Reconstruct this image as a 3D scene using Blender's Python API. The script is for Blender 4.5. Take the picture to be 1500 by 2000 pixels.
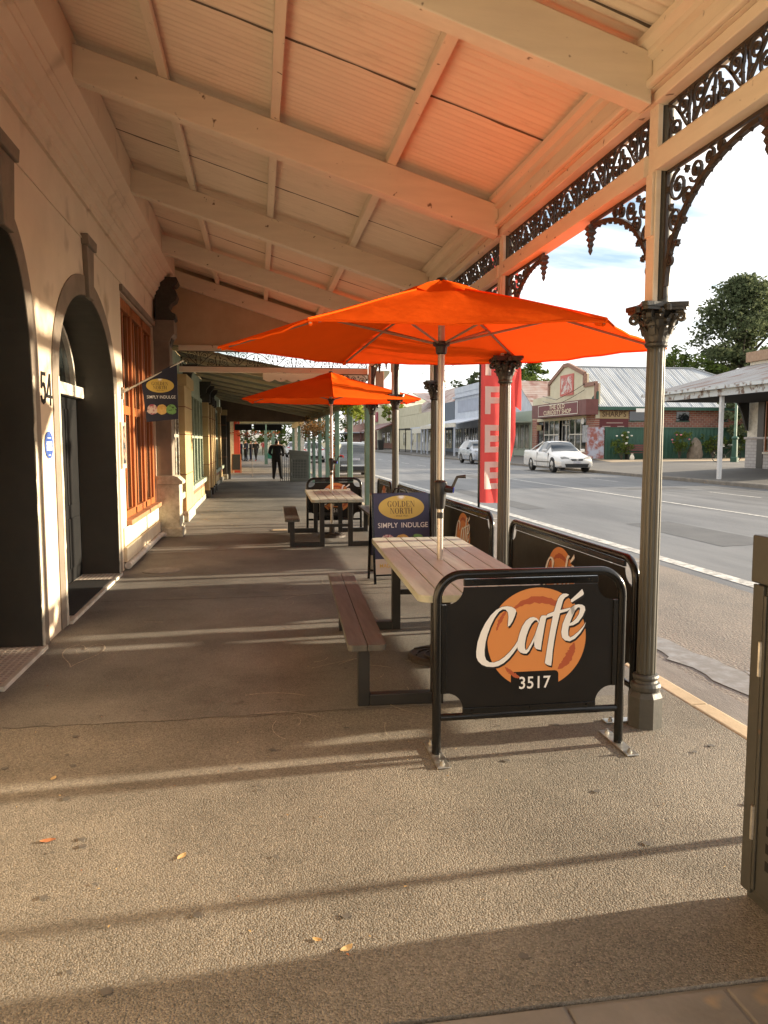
import bpy, bmesh, math, random
from mathutils import Vector, Matrix
R = math.radians
random.seed(7)
for o in list(bpy.data.objects): bpy.data.objects.remove(o)
S = bpy.context.scene
C = S.collection

# ------------------------------------------------------------------ camera
cam = bpy.data.cameras.new('camera'); co = bpy.data.objects.new('camera', cam); C.objects.link(co)
cam.sensor_fit = 'HORIZONTAL'; cam.sensor_width = 36.0; cam.lens = 36.0
cam.clip_start = 0.05; cam.clip_end = 4000
co.location = (0, 0, 1.62); co.rotation_euler = (R(90 - 5.256), 0, R(-9.238))
S.camera = co
S.render.resolution_x = 768; S.render.resolution_y = 1024

# ------------------------------------------------------------------ world and sun
SUN_EL, SUN_AZ = 10.0, 86.6          # azimuth clockwise from +Y (the street runs along +Y)
W = bpy.data.worlds.new('World'); S.world = W; W.use_nodes = True
nt = W.node_tree; nt.nodes.clear()
def wn(t, **k):
    n = nt.nodes.new(t)
    for a, b in k.items(): setattr(n, a, b)
    return n
sky = wn('ShaderNodeTexSky', sky_type='NISHITA'); sky.sun_disc = False
sky.sun_elevation = R(SUN_EL); sky.sun_rotation = R(SUN_AZ)
sky.air_density = 1.0; sky.dust_density = 1.2; sky.ozone_density = 1.2
tc = wn('ShaderNodeTexCoord'); sep = wn('ShaderNodeSeparateXYZ'); nt.links.new(tc.outputs['Generated'], sep.inputs[0])
add = wn('ShaderNodeMath', operation='ADD'); nt.links.new(sep.outputs['Z'], add.inputs[0]); add.inputs[1].default_value = 0.22
mx = wn('ShaderNodeMath', operation='MAXIMUM'); nt.links.new(add.outputs[0], mx.inputs[0]); mx.inputs[1].default_value = 0.066
dv = wn('ShaderNodeVectorMath', operation='DIVIDE'); nt.links.new(tc.outputs['Generated'], dv.inputs[0]); nt.links.new(mx.outputs[0], dv.inputs[1])
mp = wn('ShaderNodeMapping'); mp.inputs['Scale'].default_value = (0.9, 2.6, 0.0); mp.inputs['Location'].default_value = (3.3, 1.2, 0)
nt.links.new(dv.outputs[0], mp.inputs[0])
nz = wn('ShaderNodeTexNoise'); nz.inputs['Scale'].default_value = 1.1; nz.inputs['Detail'].default_value = 7; nz.inputs['Roughness'].default_value = 0.55
nt.links.new(mp.outputs[0], nz.inputs['Vector'])
cr = wn('ShaderNodeValToRGB'); cr.color_ramp.elements[0].position = 0.35; cr.color_ramp.elements[1].position = 0.55
nt.links.new(nz.outputs['Fac'], cr.inputs[0])
mix = wn('ShaderNodeMix', data_type='RGBA'); nt.links.new(cr.outputs[0], mix.inputs['Factor'])
bl = wn('ShaderNodeMix', data_type='RGBA', blend_type='MULTIPLY'); bl.inputs['Factor'].default_value = 1.0
bl.inputs['B'].default_value = (1.25, 1.25, 1.3, 1)
nt.links.new(sky.outputs[0], bl.inputs['A'])
nt.links.new(bl.outputs['Result'], mix.inputs['A'])
mix.inputs['B'].default_value = (8.2, 8.1, 8.0, 1)
bg = wn('ShaderNodeBackground'); bg.inputs['Strength'].default_value = 0.066
nt.links.new(mix.outputs['Result'], bg.inputs[0])
wo = wn('ShaderNodeOutputWorld'); nt.links.new(bg.outputs[0], wo.inputs[0])

sl = bpy.data.lights.new('sun', 'SUN'); sl.energy = 5.0; sl.angle = R(1.5); sl.color = (1.0, 0.845, 0.63)
so = bpy.data.objects.new('sun', sl); C.objects.link(so)
sd = Vector((math.sin(R(SUN_AZ)) * math.cos(R(SUN_EL)), math.cos(R(SUN_AZ)) * math.cos(R(SUN_EL)), math.sin(R(SUN_EL))))
so.rotation_euler = sd.to_track_quat('Z', 'Y').to_euler(); so.location = (30, 0, 20)

S.render.engine = 'CYCLES'
S.cycles.max_bounces = 8; S.cycles.diffuse_bounces = 5; S.cycles.transparent_max_bounces = 12
vs = S.view_settings; vs.view_transform = 'Standard'; vs.look = 'None'; vs.gamma = 1.0; vs.use_curve_mapping = False
vs.exposure = 1.74

# ------------------------------------------------------------------ helpers
WORLD = set()
class MB:
    """collects shapes, builds ONE mesh object"""
    def __init__(s): s.v = []; s.f = []; s.mi = []; s.m = 0
    def addv(s, pts): b = len(s.v); s.v += [tuple(p) for p in pts]; return b
    def face(s, idx): s.f.append(idx); s.mi.append(s.m)
    def poly(s, pts): b = s.addv(pts); s.face(list(range(b, b + len(pts)))); return s
    def hexa(s, p):      # 8 points: bottom 4 (ccw), top 4
        b = s.addv(p)
        for q in ((3, 2, 1, 0), (4, 5, 6, 7), (0, 1, 5, 4), (1, 2, 6, 5), (2, 3, 7, 6), (3, 0, 4, 7)): s.face([b + i for i in q])
        return s
    def box(s, x0, x1, y0, y1, z0, z1):
        return s.hexa([(x0, y0, z0), (x1, y0, z0), (x1, y1, z0), (x0, y1, z0), (x0, y0, z1), (x1, y0, z1), (x1, y1, z1), (x0, y1, z1)])
    def bar(s, p, q, w, h, up=(0, 0, 1)):
        p, q = Vector(p), Vector(q); d = (q - p).normalized(); u = Vector(up)
        if abs(d.dot(u)) > .99: u = Vector((0, 1, 0))
        r = d.cross(u).normalized() * (w / 2); u = r.cross(d).normalized() * (h / 2)
        return s.hexa([p - r - u, p + r - u, q + r - u, q - r - u, p - r + u, p + r + u, q + r + u, q - r + u])
    def tube(s, pts, r, n=8, caps=True, closed=False):
        pts = [Vector(p) for p in pts]; k = len(pts); rr = r if isinstance(r, (list, tuple)) else [r] * k
        b = len(s.v); prev = None
        for i, p in enumerate(pts):
            if closed: d = pts[(i + 1) % k] - pts[i - 1]
            else: d = pts[min(i + 1, k - 1)] - pts[max(i - 1, 0)]
            d.normalize()
            if prev is None:
                a = Vector((0, 0, 1)) if abs(d.z) < .9 else Vector((1, 0, 0))
                a = (a - d * a.dot(d)).normalized()
            else:
                a = (prev - d * prev.dot(d)); a = a.normalized() if a.length > 1e-6 else prev
            prev = a; c = d.cross(a)
            for j in range(n):
                t = 2 * math.pi * j / n; s.v.append(tuple(p + (a * math.cos(t) + c * math.sin(t)) * rr[i]))
        for i in range(k if closed else k - 1):
            i2 = (i + 1) % k
            for j in range(n): s.face([b + i * n + j, b + i * n + (j + 1) % n, b + i2 * n + (j + 1) % n, b + i2 * n + j])
        if caps and not closed:
            s.face([b + j for j in range(n)][::-1]); s.face([b + (k - 1) * n + j for j in range(n)])
        return s
    def lathe(s, prof, c=(0, 0, 0), n=16, rf=None):
        b = len(s.v); k = len(prof)
        for i, (r, z) in enumerate(prof):
            for j in range(n):
                t = 2 * math.pi * j / n; q = r * (rf(i, j, t) if rf else 1)
                s.v.append((c[0] + q * math.cos(t), c[1] + q * math.sin(t), c[2] + z))
        for i in range(k - 1):
            for j in range(n): s.face([b + i * n + j, b + i * n + (j + 1) % n, b + (i + 1) * n + (j + 1) % n, b + (i + 1) * n + j])
        s.face([b + j for j in range(n)][::-1]); s.face([b + (k - 1) * n + j for j in range(n)])
        return s
    def prism(s, poly, f, d0, d1):
        n = len(poly); b = s.addv([f(u, v, d0) for u, v in poly] + [f(u, v, d1) for u, v in poly])
        s.face([b + i for i in range(n)][::-1]); s.face([b + n + i for i in range(n)])
        for i in range(n): j = (i + 1) % n; s.face([b + i, b + j, b + n + j, b + n + i])
        return s
    def ribbon(s, pts, f, w, d0, d1, closed=False):
        """flat bar of width w following 2-D pts, extruded from d0 to d1"""
        k = len(pts); L = []; Rr = []
        ww = w if isinstance(w, (list, tuple)) else [w] * k
        for i in range(k):
            a = Vector(pts[max(i - 1, 0)] if not closed else pts[i - 1]); c = Vector(pts[min(i + 1, k - 1)] if not closed else pts[(i + 1) % k])
            d = c - a
            d = d.normalized() if d.length > 1e-9 else Vector((1, 0)); nrm = Vector((-d.y, d.x)) * ww[i] / 2; p = Vector(pts[i])
            L.append(p + nrm); Rr.append(p - nrm)
        b = s.addv([f(p.x, p.y, d0) for p in L] + [f(p.x, p.y, d0) for p in Rr] + [f(p.x, p.y, d1) for p in L] + [f(p.x, p.y, d1) for p in Rr])
        for i in range(k if closed else k - 1):
            j = (i + 1) % k
            s.face([b + i, b + j, b + k + j, b + k + i]); s.face([b + 2 * k + i, b + 3 * k + i, b + 3 * k + j, b + 2 * k + j])
            s.face([b + i, b + 2 * k + i, b + 2 * k + j, b + j]); s.face([b + k + i, b + k + j, b + 3 * k + j, b + 3 * k + i])
        if not closed:
            for i in (0, k - 1): s.face([b + i, b + k + i, b + 3 * k + i, b + 2 * k + i])
        return s
    def mesh(s, name, mats, smooth=False, recalc=True):
        me = bpy.data.meshes.new(name); me.from_pydata(s.v, [], s.f)
        if not isinstance(mats, (list, tuple)): mats = [mats]
        for m in mats: me.materials.append(m)
        if len(mats) > 1: me.polygons.foreach_set('material_index', s.mi)
        if recalc:
            bm = bmesh.new(); bm.from_mesh(me); bmesh.ops.recalc_face_normals(bm, faces=bm.faces); bm.to_mesh(me); bm.free()
        if smooth: me.polygons.foreach_set('use_smooth', [True] * len(me.polygons))
        me.update(); return me
    def build(s, name, mats, parent=None, smooth=False, bevel=0, seg=2, recalc=True):
        return link(name, s.mesh(name, mats, smooth, recalc), parent, bevel, seg, smooth)
def link(name, me, parent=None, bevel=0, seg=2, smooth=False):
    o = bpy.data.objects.new(name, me); C.objects.link(o)
    if parent is not None:
        o.parent = parent
        if parent.name in WORLD: o.matrix_parent_inverse = Matrix.Translation(-parent.location)
    if bevel:
        m = o.modifiers.new('bevel', 'BEVEL'); m.width = bevel; m.segments = seg; m.limit_method = 'ANGLE'; m.angle_limit = R(40)
    if smooth and me.polygons:
        try: me.set_sharp_from_angle(angle=R(38))
        except Exception: pass
    return o
def tag(o, label=None, cat=None, group=None, kind=None):
    if label: o['label'] = label
    if cat: o['category'] = cat
    if group: o['group'] = group
    if kind: o['kind'] = kind
    return o
def thing(name, label, cat, loc=(0, 0, 0), rz=0, group=None, world=False):
    o = bpy.data.objects.new(name, None); C.objects.link(o); o.empty_display_size = .1
    o.location = loc; o.rotation_euler = (0, 0, rz)
    if world: WORLD.add(o.name)
    return tag(o, label, cat, group)
def struct(o): o['kind'] = 'structure'; return o
def copy_tree(o, parent=None):
    c = o.copy(); C.objects.link(c)
    if parent is not None: c.parent = parent
    for ch in list(o.children): copy_tree(ch, c)
    return c
def XZ(y=0, s=1): return lambda u, v, d: (u, y + d * s, v)      # front view plane, depth along +Y
def YZ(x=0, s=1): return lambda u, v, d: (x + d * s, u, v)
def XY(z=0): return lambda u, v, d: (u, v, z + d)
def plane(o, Rv, Uv):
    o, Rv, Uv = Vector(o), Vector(Rv), Vector(Uv); N = Rv.cross(Uv).normalized()
    return lambda u, v, d: tuple(o + Rv * u + Uv * v + N * d)
def arc(cx, cy, r, a0, a1, n, ry=None):
    ry = r if ry is None else ry
    return [(cx + r * math.cos(R(a0 + (a1 - a0) * i / n)), cy + ry * math.sin(R(a0 + (a1 - a0) * i / n))) for i in range(n + 1)]
def rrect(x0, x1, y0, y1, r, n=5):
    return arc(x1 - r, y0 + r, r, -90, 0, n) + arc(x1 - r, y1 - r, r, 0, 90, n) + arc(x0 + r, y1 - r, r, 90, 180, n) + arc(x0 + r, y0 + r, r, 180, 270, n)
def text(name, body, size, f, m, parent, d=0.0015, bold=0.0, cx=True, sx=1.0, space=1.0):
    cu = bpy.data.curves.new(name, 'FONT'); cu.body = body; cu.size = 1; cu.offset = bold; cu.resolution_u = 3
    cu.align_x = 'CENTER' if cx else 'LEFT'; cu.align_y = 'CENTER'; cu.space_character = space; cu.space_line = .8
    o = bpy.data.objects.new(name, cu); C.objects.link(o)
    dg = bpy.context.evaluated_depsgraph_get(); me = bpy.data.meshes.new_from_object(o.evaluated_get(dg))
    bpy.data.objects.remove(o); bpy.data.curves.remove(cu)
    for v in me.vertices: v.co = Vector(f(v.co.x * size * sx, v.co.y * size, d))
    me.materials.clear(); me.materials.append(m)
    return link(name, me, parent)

# ------------------------------------------------------------------ materials
def lin(c): return tuple((x / 12.92 if x <= .04045 else ((x + .055) / 1.055) ** 2.4) for x in c)
def mat(name, col, col2=None, scale=4, rough=.6, bump=0, bscale=40, metal=0, detail=5, lo=.35, hi=.65, stretch=None, spec=.5, bdist=.01,
        speck=None, speck_scale=300, speck_amt=(.6, .7), coat=0, objspace=False, rvar=.1):
    m = bpy.data.materials.new(name); m.use_nodes = True; t = m.node_tree; b = t.nodes['Principled BSDF']
    N = lambda k, **kw: _n(t, k, **kw)
    b.inputs['Roughness'].default_value = rough; b.inputs['Metallic'].default_value = metal; b.inputs['Specular IOR Level'].default_value = spec
    if coat: b.inputs['Coat Weight'].default_value = coat; b.inputs['Coat Roughness'].default_value = .08
    if objspace: src = N('ShaderNodeTexCoord').outputs['Object']
    else: src = N('ShaderNodeNewGeometry').outputs['Position']
    vec = src
    if stretch:
        mp = N('ShaderNodeMapping'); mp.inputs['Scale'].default_value = stretch; t.links.new(src, mp.inputs[0]); vec = mp.outputs[0]
    last = None
    if col2 is not None:
        nz = N('ShaderNodeTexNoise'); nz.inputs['Scale'].default_value = scale; nz.inputs['Detail'].default_value = detail; nz.inputs['Roughness'].default_value = .62
        t.links.new(vec, nz.inputs['Vector'])
        mr = N('ShaderNodeMapRange'); mr.inputs['From Min'].default_value = lo; mr.inputs['From Max'].default_value = hi
        t.links.new(nz.outputs['Fac'], mr.inputs['Value'])
        mx = N('ShaderNodeMix', data_type='RGBA'); mx.inputs['A'].default_value = (*col, 1); mx.inputs['B'].default_value = (*col2, 1)
        t.links.new(mr.outputs[0], mx.inputs['Factor']); last = mx.outputs['Result']
        r2 = N('ShaderNodeMapRange'); r2.inputs['To Min'].default_value = max(rough - rvar, .02); r2.inputs['To Max'].default_value = min(rough + rvar, 1)
        t.links.new(nz.outputs['Fac'], r2.inputs['Value']); t.links.new(r2.outputs[0], b.inputs['Roughness'])
    else: b.inputs['Base Color'].default_value = (*col, 1)
    if speck is not None:
        n3 = N('ShaderNodeTexNoise'); n3.inputs['Scale'].default_value = speck_scale; n3.inputs['Detail'].default_value = 2; t.links.new(src, n3.inputs['Vector'])
        m3 = N('ShaderNodeMapRange'); m3.inputs['From Min'].default_value, m3.inputs['From Max'].default_value = speck_amt; t.links.new(n3.outputs['Fac'], m3.inputs['Value'])
        x3 = N('ShaderNodeMix', data_type='RGBA'); t.links.new(m3.outputs[0], x3.inputs['Factor'])
        if last is not None: t.links.new(last, x3.inputs['A'])
        else: x3.inputs['A'].default_value = (*col, 1)
        x3.inputs['B'].default_value = (*speck, 1); last = x3.outputs['Result']
    if last is not None: t.links.new(last, b.inputs['Base Color'])
    if bump:
        n2 = N('ShaderNodeTexNoise'); n2.inputs['Scale'].default_value = bscale; n2.inputs['Detail'].default_value = 4; t.links.new(vec if stretch else src, n2.inputs['Vector'])
        bp = N('ShaderNodeBump'); bp.inputs['Strength'].default_value = bump; bp.inputs['Distance'].default_value = bdist
        t.links.new(n2.outputs['Fac'], bp.inputs['Height']); t.links.new(bp.outputs[0], b.inputs['Normal'])
    return m
def _n(t, k, **kw):
    n = t.nodes.new(k)
    for a, c in kw.items(): setattr(n, a, c)
    return n
def glass(name, col=(.02, .025, .025), rough=.05):
    m = mat(name, col, rough=rough, spec=.9); return m
def emis_none(): pass

M = {}
M['cream'] = mat('cream_render', (.67, .545, .40), (.60, .485, .35), 1.3, .75, .35, 40, bdist=.006, speck=(.36, .27, .18), speck_scale=2.3, speck_amt=(.62, .80))
M['cream_up'] = mat('upper_render', (.52, .39, .26), (.45, .33, .215), 1.0, .8, .25, 50, bdist=.004)
M['surround'] = mat('arch_surround_paint', (.22, .175, .13), (.16, .13, .097), 3, .6, .3, 30, bdist=.004)
M['jamb_edge'] = mat('worn_jamb_paint', (.50, .46, .36), (.30, .27, .2), 9, .6, .5, 25, bdist=.006)
M['reveal'] = mat('dark_olive_paint', (.062, .052, .036), (.048, .04, .028), 2, .55, .2, 40, bdist=.003)
M['black_paint'] = mat('black_paint', (.006, .006, .006), (.009, .0085, .008), 3, .6, spec=.2)
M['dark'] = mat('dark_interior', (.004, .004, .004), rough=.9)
M['white_trim'] = mat('off_white_paint', (.68, .64, .55), (.5, .46, .38), 6, .55)
M['timber'] = mat('orange_varnish_timber', (.36, .115, .028), (.24, .07, .018), 3, .38, .2, 30, stretch=(8, 8, .7), bdist=.003)
M['sill'] = mat('brown_sill', (.40, .19, .09), (.28, .13, .06), 5, .5)
M['cream_plinth'] = mat('plinth_block', (.74, .62, .43), (.62, .5, .34), 3, .7, .3, 45, bdist=.004)
M['ceil'] = mat('painted_iron', (.66, .57, .42), (.52, .44, .31), 2.2, .55, .12, 25, stretch=(1, 6, 1), bdist=.003)
M['beam'] = mat('painted_timber', (.69, .60, .475), (.63, .545, .43), 1.6, .6, .18, 18, stretch=(1.2, 8, 8), bdist=.003, speck=(.16, .11, .07), speck_scale=14, speck_amt=(.70, .76))
M['beamY'] = mat('painted_timber_long', (.69, .60, .475), (.63, .545, .43), 1.6, .6, .18, 18, stretch=(8, 1.2, 8), bdist=.003, speck=(.16, .11, .07), speck_scale=14, speck_amt=(.70, .76))
M['iron'] = mat('brown_cast_iron', (.045, .03, .02), (.03, .02, .014), 12, .5, .3, 60, bdist=.003)
M['iron_cap'] = mat('dark_capital_paint', (.032, .027, .02), (.018, .015, .011), 20, .42, .4, 70, bdist=.004)
M['shaft'] = mat('grey_olive_column_paint', (.092, .087, .068), (.078, .073, .057), 2, .36, .15, 40, bdist=.003)
M['pedestal'] = mat('grey_pedestal_paint', (.075, .071, .06), (.052, .049, .041), 10, .5, .4, 40, bdist=.004)
M['asphalt'] = mat('footpath_asphalt', (.215, .19, .152), (.135, .12, .097), 1.1, .85, .75, 160, bdist=.006, speck=(.36, .29, .21), speck_scale=170, speck_amt=(.58, .74), spec=.35)
def stony(m, scale, dist, strength, dark=(.05, .04, .03)):
    t = m.node_tree; b = t.nodes['Principled BSDF']; g = _n(t, 'ShaderNodeNewGeometry')
    v = _n(t, 'ShaderNodeTexVoronoi'); v.inputs['Scale'].default_value = scale; v.inputs['Randomness'].default_value = 1; t.links.new(g.outputs['Position'], v.inputs['Vector'])
    bp = [n for n in t.nodes if n.type == 'BUMP'][0]
    b2 = _n(t, 'ShaderNodeBump'); b2.inputs['Strength'].default_value = strength; b2.inputs['Distance'].default_value = dist; b2.invert = True
    t.links.new(v.outputs['Distance'], b2.inputs['Height']); t.links.new(bp.outputs[0], b2.inputs['Normal']); t.links.new(b2.outputs[0], b.inputs['Normal'])
    src = b.inputs['Base Color'].links[0].from_socket
    hs = _n(t, 'ShaderNodeMix', data_type='RGBA', blend_type='MULTIPLY'); hs.inputs['Factor'].default_value = 1.0
    mr = _n(t, 'ShaderNodeMapRange'); t.links.new(v.outputs['Color'], mr.inputs['Value']); mr.inputs['To Min'].default_value = .55; mr.inputs['To Max'].default_value = 1.5
    cc = _n(t, 'ShaderNodeCombineColor'); [t.links.new(mr.outputs[0], cc.inputs[i]) for i in range(3)]
    t.links.new(src, hs.inputs['A']); t.links.new(cc.outputs[0], hs.inputs['B'])
    t.links.new(hs.outputs['Result'], b.inputs['Base Color']); return m
stony(M['asphalt'], 150, .009, .75)
M['asphalt_far'] = stony(mat('old_smooth_asphalt', (.175, .16, .138), (.088, .08, .068), .75, .8, .4, 150, bdist=.004, speck=(.29, .25, .19), speck_scale=210, speck_amt=(.60, .76), spec=.4, lo=.38, hi=.66), 210, .004, .45)
M['road'] = mat('road_asphalt', (.075, .075, .076), (.15, .15, .15), .9, .6, .5, 55, stretch=(1.6, .16, 1), bdist=.006, speck=(.24, .22, .19), speck_scale=120, speck_amt=(.62, .76), spec=.5)
M['farpath'] = mat('far_footpath_asphalt', (.095, .088, .08), (.13, .12, .105), .5, .8, .4, 40)
M['gravel'] = mat('tan_gravel', (.42, .32, .2), (.34, .25, .16), 1.2, .9, .4, 60)
M['concrete'] = mat('grey_concrete', (.20, .18, .155), (.145, .13, .11), 3, .8, .4, 60, bdist=.004, speck=(.26, .20, .13), speck_scale=5, speck_amt=(.66, .72))
M['kerb'] = mat('pale_kerb_concrete', (.50, .38, .235), (.38, .29, .18), 4, .8, .35, 70, bdist=.004)
M['gutter'] = mat('gutter_concrete', (.24, .215, .185), (.15, .135, .12), 2.4, .75, .4, 50, stretch=(3, .5, 1))
M['paintline'] = mat('worn_white_line', (.58, .56, .51), (.20, .19, .18), 9, .7, .3, 60, lo=.40, hi=.66)
M['ground'] = mat('dry_ground', (.16, .14, .08), (.11, .10, .05), .08, .9)
M['metal_black'] = mat('black_powder_coat', (.006, .0058, .0052), (.009, .0085, .0078), 8, .2, rvar=.05, spec=.4)
M['banner'] = mat('black_vinyl', (.009, .0075, .006), (.012, .010, .008), 3, .5, .35, 4, bdist=.012, spec=.25)
M['galv'] = mat('galvanised_plate', (.55, .53, .48), (.36, .34, .3), 30, .38, .2, 80, metal=.85, bdist=.002)
M['white_print'] = mat('white_print', (.80, .78, .74), rough=.5)
M['orange_print'] = mat('orange_print', (.62, .235, .062), rough=.5)
M['rust_print'] = mat('rust_print', (.40, .085, .028), rough=.5)
M['black_print'] = mat('black_print', (.008, .007, .006), rough=.45)
M['navy'] = mat('navy_print', (.028, .03, .072), (.034, .036, .082), 3, .4)
M['navy_dark'] = mat('dark_navy_fabric', (.012, .012, .03), (.018, .018, .04), 6, .7)
M['gold'] = mat('gold_print', (.60, .42, .085), rough=.45)
M['brown_print'] = mat('brown_print', (.07, .035, .012), rough=.5)
M['slat_pale'] = mat('pale_composite_slat', (.43, .43, .335), (.36, .36, .28), 3, .55, .25, 20, stretch=(10, .8, 4), bdist=.002)
M['slat_brown'] = mat('brown_composite_slat', (.088, .08, .066), (.064, .058, .048), 3, .5, .25, 20, stretch=(10, .8, 4), bdist=.002)
M['frame'] = mat('charcoal_steel', (.014, .013, .011), (.021, .019, .016), 5, .42)
M['alu'] = mat('pale_umbrella_pole', (.42, .40, .37), (.35, .335, .31), 5, .35, metal=.5)
M['rib'] = mat('umbrella_rib', (.30, .21, .15), rough=.4, metal=.4)
M['plastic'] = mat('black_plastic', (.012, .011, .01), rough=.4)
M['blue_plastic'] = mat('blue_plastic', (.05, .09, .55), rough=.35)
M['cab'] = mat('olive_grey_cabinet_paint', (.055, .053, .043), (.04, .038, .031), 4, .5, .2, 30, bdist=.003, speck=(.16, .07, .03), speck_scale=9, speck_amt=(.72, .78))
def fabric(name, col, tr=.45, tcol=None):
    m = bpy.data.materials.new(name); m.use_nodes = True; t = m.node_tree; t.nodes.clear(); N = lambda k, **kw: _n(t, k, **kw)
    out = N('ShaderNodeOutputMaterial'); d = N('ShaderNodeBsdfDiffuse'); tl = N('ShaderNodeBsdfTranslucent'); ms = N('ShaderNodeMixShader')
    g = N('ShaderNodeNewGeometry'); nz = N('ShaderNodeTexNoise'); nz.inputs['Scale'].default_value = 5; nz.inputs['Detail'].default_value = 4; t.links.new(g.outputs['Position'], nz.inputs['Vector'])
    mx = N('ShaderNodeMix', data_type='RGBA'); mx.inputs['A'].default_value = (*col, 1); mx.inputs['B'].default_value = (*[c * .82 for c in col], 1); t.links.new(nz.outputs['Fac'], mx.inputs['Factor'])
    bp = N('ShaderNodeBump'); bp.inputs['Strength'].default_value = .28; bp.inputs['Distance'].default_value = .03; t.links.new(nz.outputs['Fac'], bp.inputs['Height'])
    for x in (d, tl): t.links.new(mx.outputs['Result'], x.inputs['Color']); t.links.new(bp.outputs[0], x.inputs['Normal'])
    if tcol:
        for l in list(tl.inputs['Color'].links): t.links.remove(l)
        tl.inputs['Color'].default_value = (*tcol, 1)
    ms.inputs['Fac'].default_value = tr; t.links.new(d.outputs[0], ms.inputs[1]); t.links.new(tl.outputs[0], ms.inputs[2]); t.links.new(ms.outputs[0], out.inputs[0])
    return m
M['orange'] = fabric('orange_canvas', (.95, .132, .012), .27, (.98, .075, .010))
M['flag'] = fabric('red_flag_cloth', (.88, .13, .125), .62)
M['flag_white'] = fabric('cream_flag_letter', (.92, .88, .80), .5)
def leafmat(name, a, b, tr=.3):
    m = bpy.data.materials.new(name); m.use_nodes = True; t = m.node_tree; t.nodes.clear(); N = lambda k, **kw: _n(t, k, **kw)
    out = N('ShaderNodeOutputMaterial'); d = N('ShaderNodeBsdfDiffuse'); tl = N('ShaderNodeBsdfTranslucent'); ms = N('ShaderNodeMixShader')
    g = N('ShaderNodeNewGeometry'); mx = N('ShaderNodeMix', data_type='RGBA'); mx.inputs['A'].default_value = (*a, 1); mx.inputs['B'].default_value = (*b, 1)
    t.links.new(g.outputs['Random Per Island'], mx.inputs['Factor'])
    for x in (d, tl): t.links.new(mx.outputs['Result'], x.inputs['Color'])
    ms.inputs['Fac'].default_value = tr; t.links.new(d.outputs[0], ms.inputs[1]); t.links.new(tl.outputs[0], ms.inputs[2]); t.links.new(ms.outputs[0], out.inputs[0])
    return m
M['leaf_dark'] = leafmat('dark_green_leaves', (.06, .08, .04), (.14, .16, .085))
M['leaf_mid'] = leafmat('mid_green_leaves', (.06, .10, .025), (.13, .16, .04))
M['leaf_yellow'] = leafmat('yellow_green_leaves', (.12, .17, .03), (.24, .27, .06))
M['leaf_dry'] = leafmat('dry_brown_leaves', (.16, .08, .03), (.28, .17, .08))
M['leaf_red'] = leafmat('red_autumn_leaves', (.25, .03, .015), (.12, .07, .02))
M['bark'] = mat('grey_bark', (.12, .095, .07), (.07, .055, .04), 6, .9, .5, 20)
# ================================================================== THE SETTING
def sheet(name, pts, m, parent=None): return MB().poly(pts).build(name, m, parent, recalc=False)
struct(sheet('ground', [(-900, -900, -.32), (900, -900, -.32), (900, 1600, -.32), (-900, 1600, -.32)], M['ground']))
g = MB(); ys = [1.98, 4.5, 7, 10, 14, 20, 30, 45, 60, 90]
for a, b in zip(ys[:-1], ys[1:]): g.m = 1 if a > 4 else 0; g.poly([(-1.72, a, 0), (2.6, a, 0), (2.6, b, 0), (-1.72, b, 0)])
g.poly([(2.6, 1.98, 0), (2.6, 1.98, -.2), (-1.72, 1.98, -.2), (-1.72, 1.98, 0)])
footpath = struct(g.build('footpath', [M['asphalt'], M['asphalt_far']], recalc=False))
# concrete pavers in the foreground
random.seed(3)
for r in range(4):
    for i in range(9):
        x0 = -1.70 + .5 * i - (.12 if r % 2 else -.05); y1 = 1.965 - .5 * r; dz = random.uniform(-.006, .004)
        MB().box(max(x0, -1.7) + .004, min(x0 + .497, 2.58), y1 - .496, y1, -.06, dz).build('paver', M['concrete'], footpath, bevel=.008)
MB().box(-1.7, 2.6, -3.2, 1.975, -.2, -.011).build('paver_bed', M['concrete'], footpath)
# kerb stones
kerb = struct(MB().box(2.6, 2.742, -30, 120, -.3, -.05).build('kerb', M['concrete']))
y = -3.0
for i in range(40):
    L = 1.45
    z = random.uniform(-.002, .004)
    MB().hexa([(2.602, y + .004, -.14), (2.756, y + .004, -.14), (2.756, y + L - .004, -.14), (2.602, y + L - .004, -.14),
               (2.602, y + .004, z), (2.735, y + .004, z), (2.735, y + L - .004, z), (2.602, y + L - .004, z)]).build('kerb_stone', M['kerb'], kerb, bevel=.018, seg=3)
    y += L
struct(sheet('gutter', [(2.74, -30, -.13), (3.15, -30, -.112), (3.15, 120, -.112), (2.74, 120, -.13)], M['gutter']))
M['parking'] = mat('parking_lane_asphalt', (.20, .165, .13), (.13, .112, .095), 1.2, .72, .8, 60, stretch=(1, .5, 1), bdist=.012, speck=(.33, .28, .22), speck_scale=70, speck_amt=(.56, .72), spec=.5)
struct(sheet('parking_lane', [(3.15, -30, -.112), (5.42, -30, -.072), (5.42, 200, -.072), (3.15, 200, -.112)], M['parking']))
struct(MB().poly([(5.42, -60, -.072), (9, -60, 0), (9, 260, 0), (5.42, 260, -.072)]).poly([(9, -60, 0), (17.1, -60, 0), (17.1, 260, 0), (9, 260, 0)]).build('road', M['road'], recalc=False))
def line(name, x0, x1, y0, y1, zf, m=None):
    return struct(sheet(name, [(x0, y0, zf(x0)), (x1, y0, zf(x1)), (x1, y1, zf(x1)), (x0, y1, zf(x0))], m or M['paintline']))
zr = lambda x: (-.112 + (x - 3.15) * .0176 if x < 5.42 else (-.072 + (x - 5.42) * .0201 if x < 9 else 0)) + .005
line('road_edge_line', 5.62, 5.82, -20, 110, zr)
line('road_centre_line', 10.70, 10.82, -20, 34, zr)
for k in range(12): line('road_dash', 10.70, 10.82, 37 + k * 6, 40 + k * 6, zr)
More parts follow.
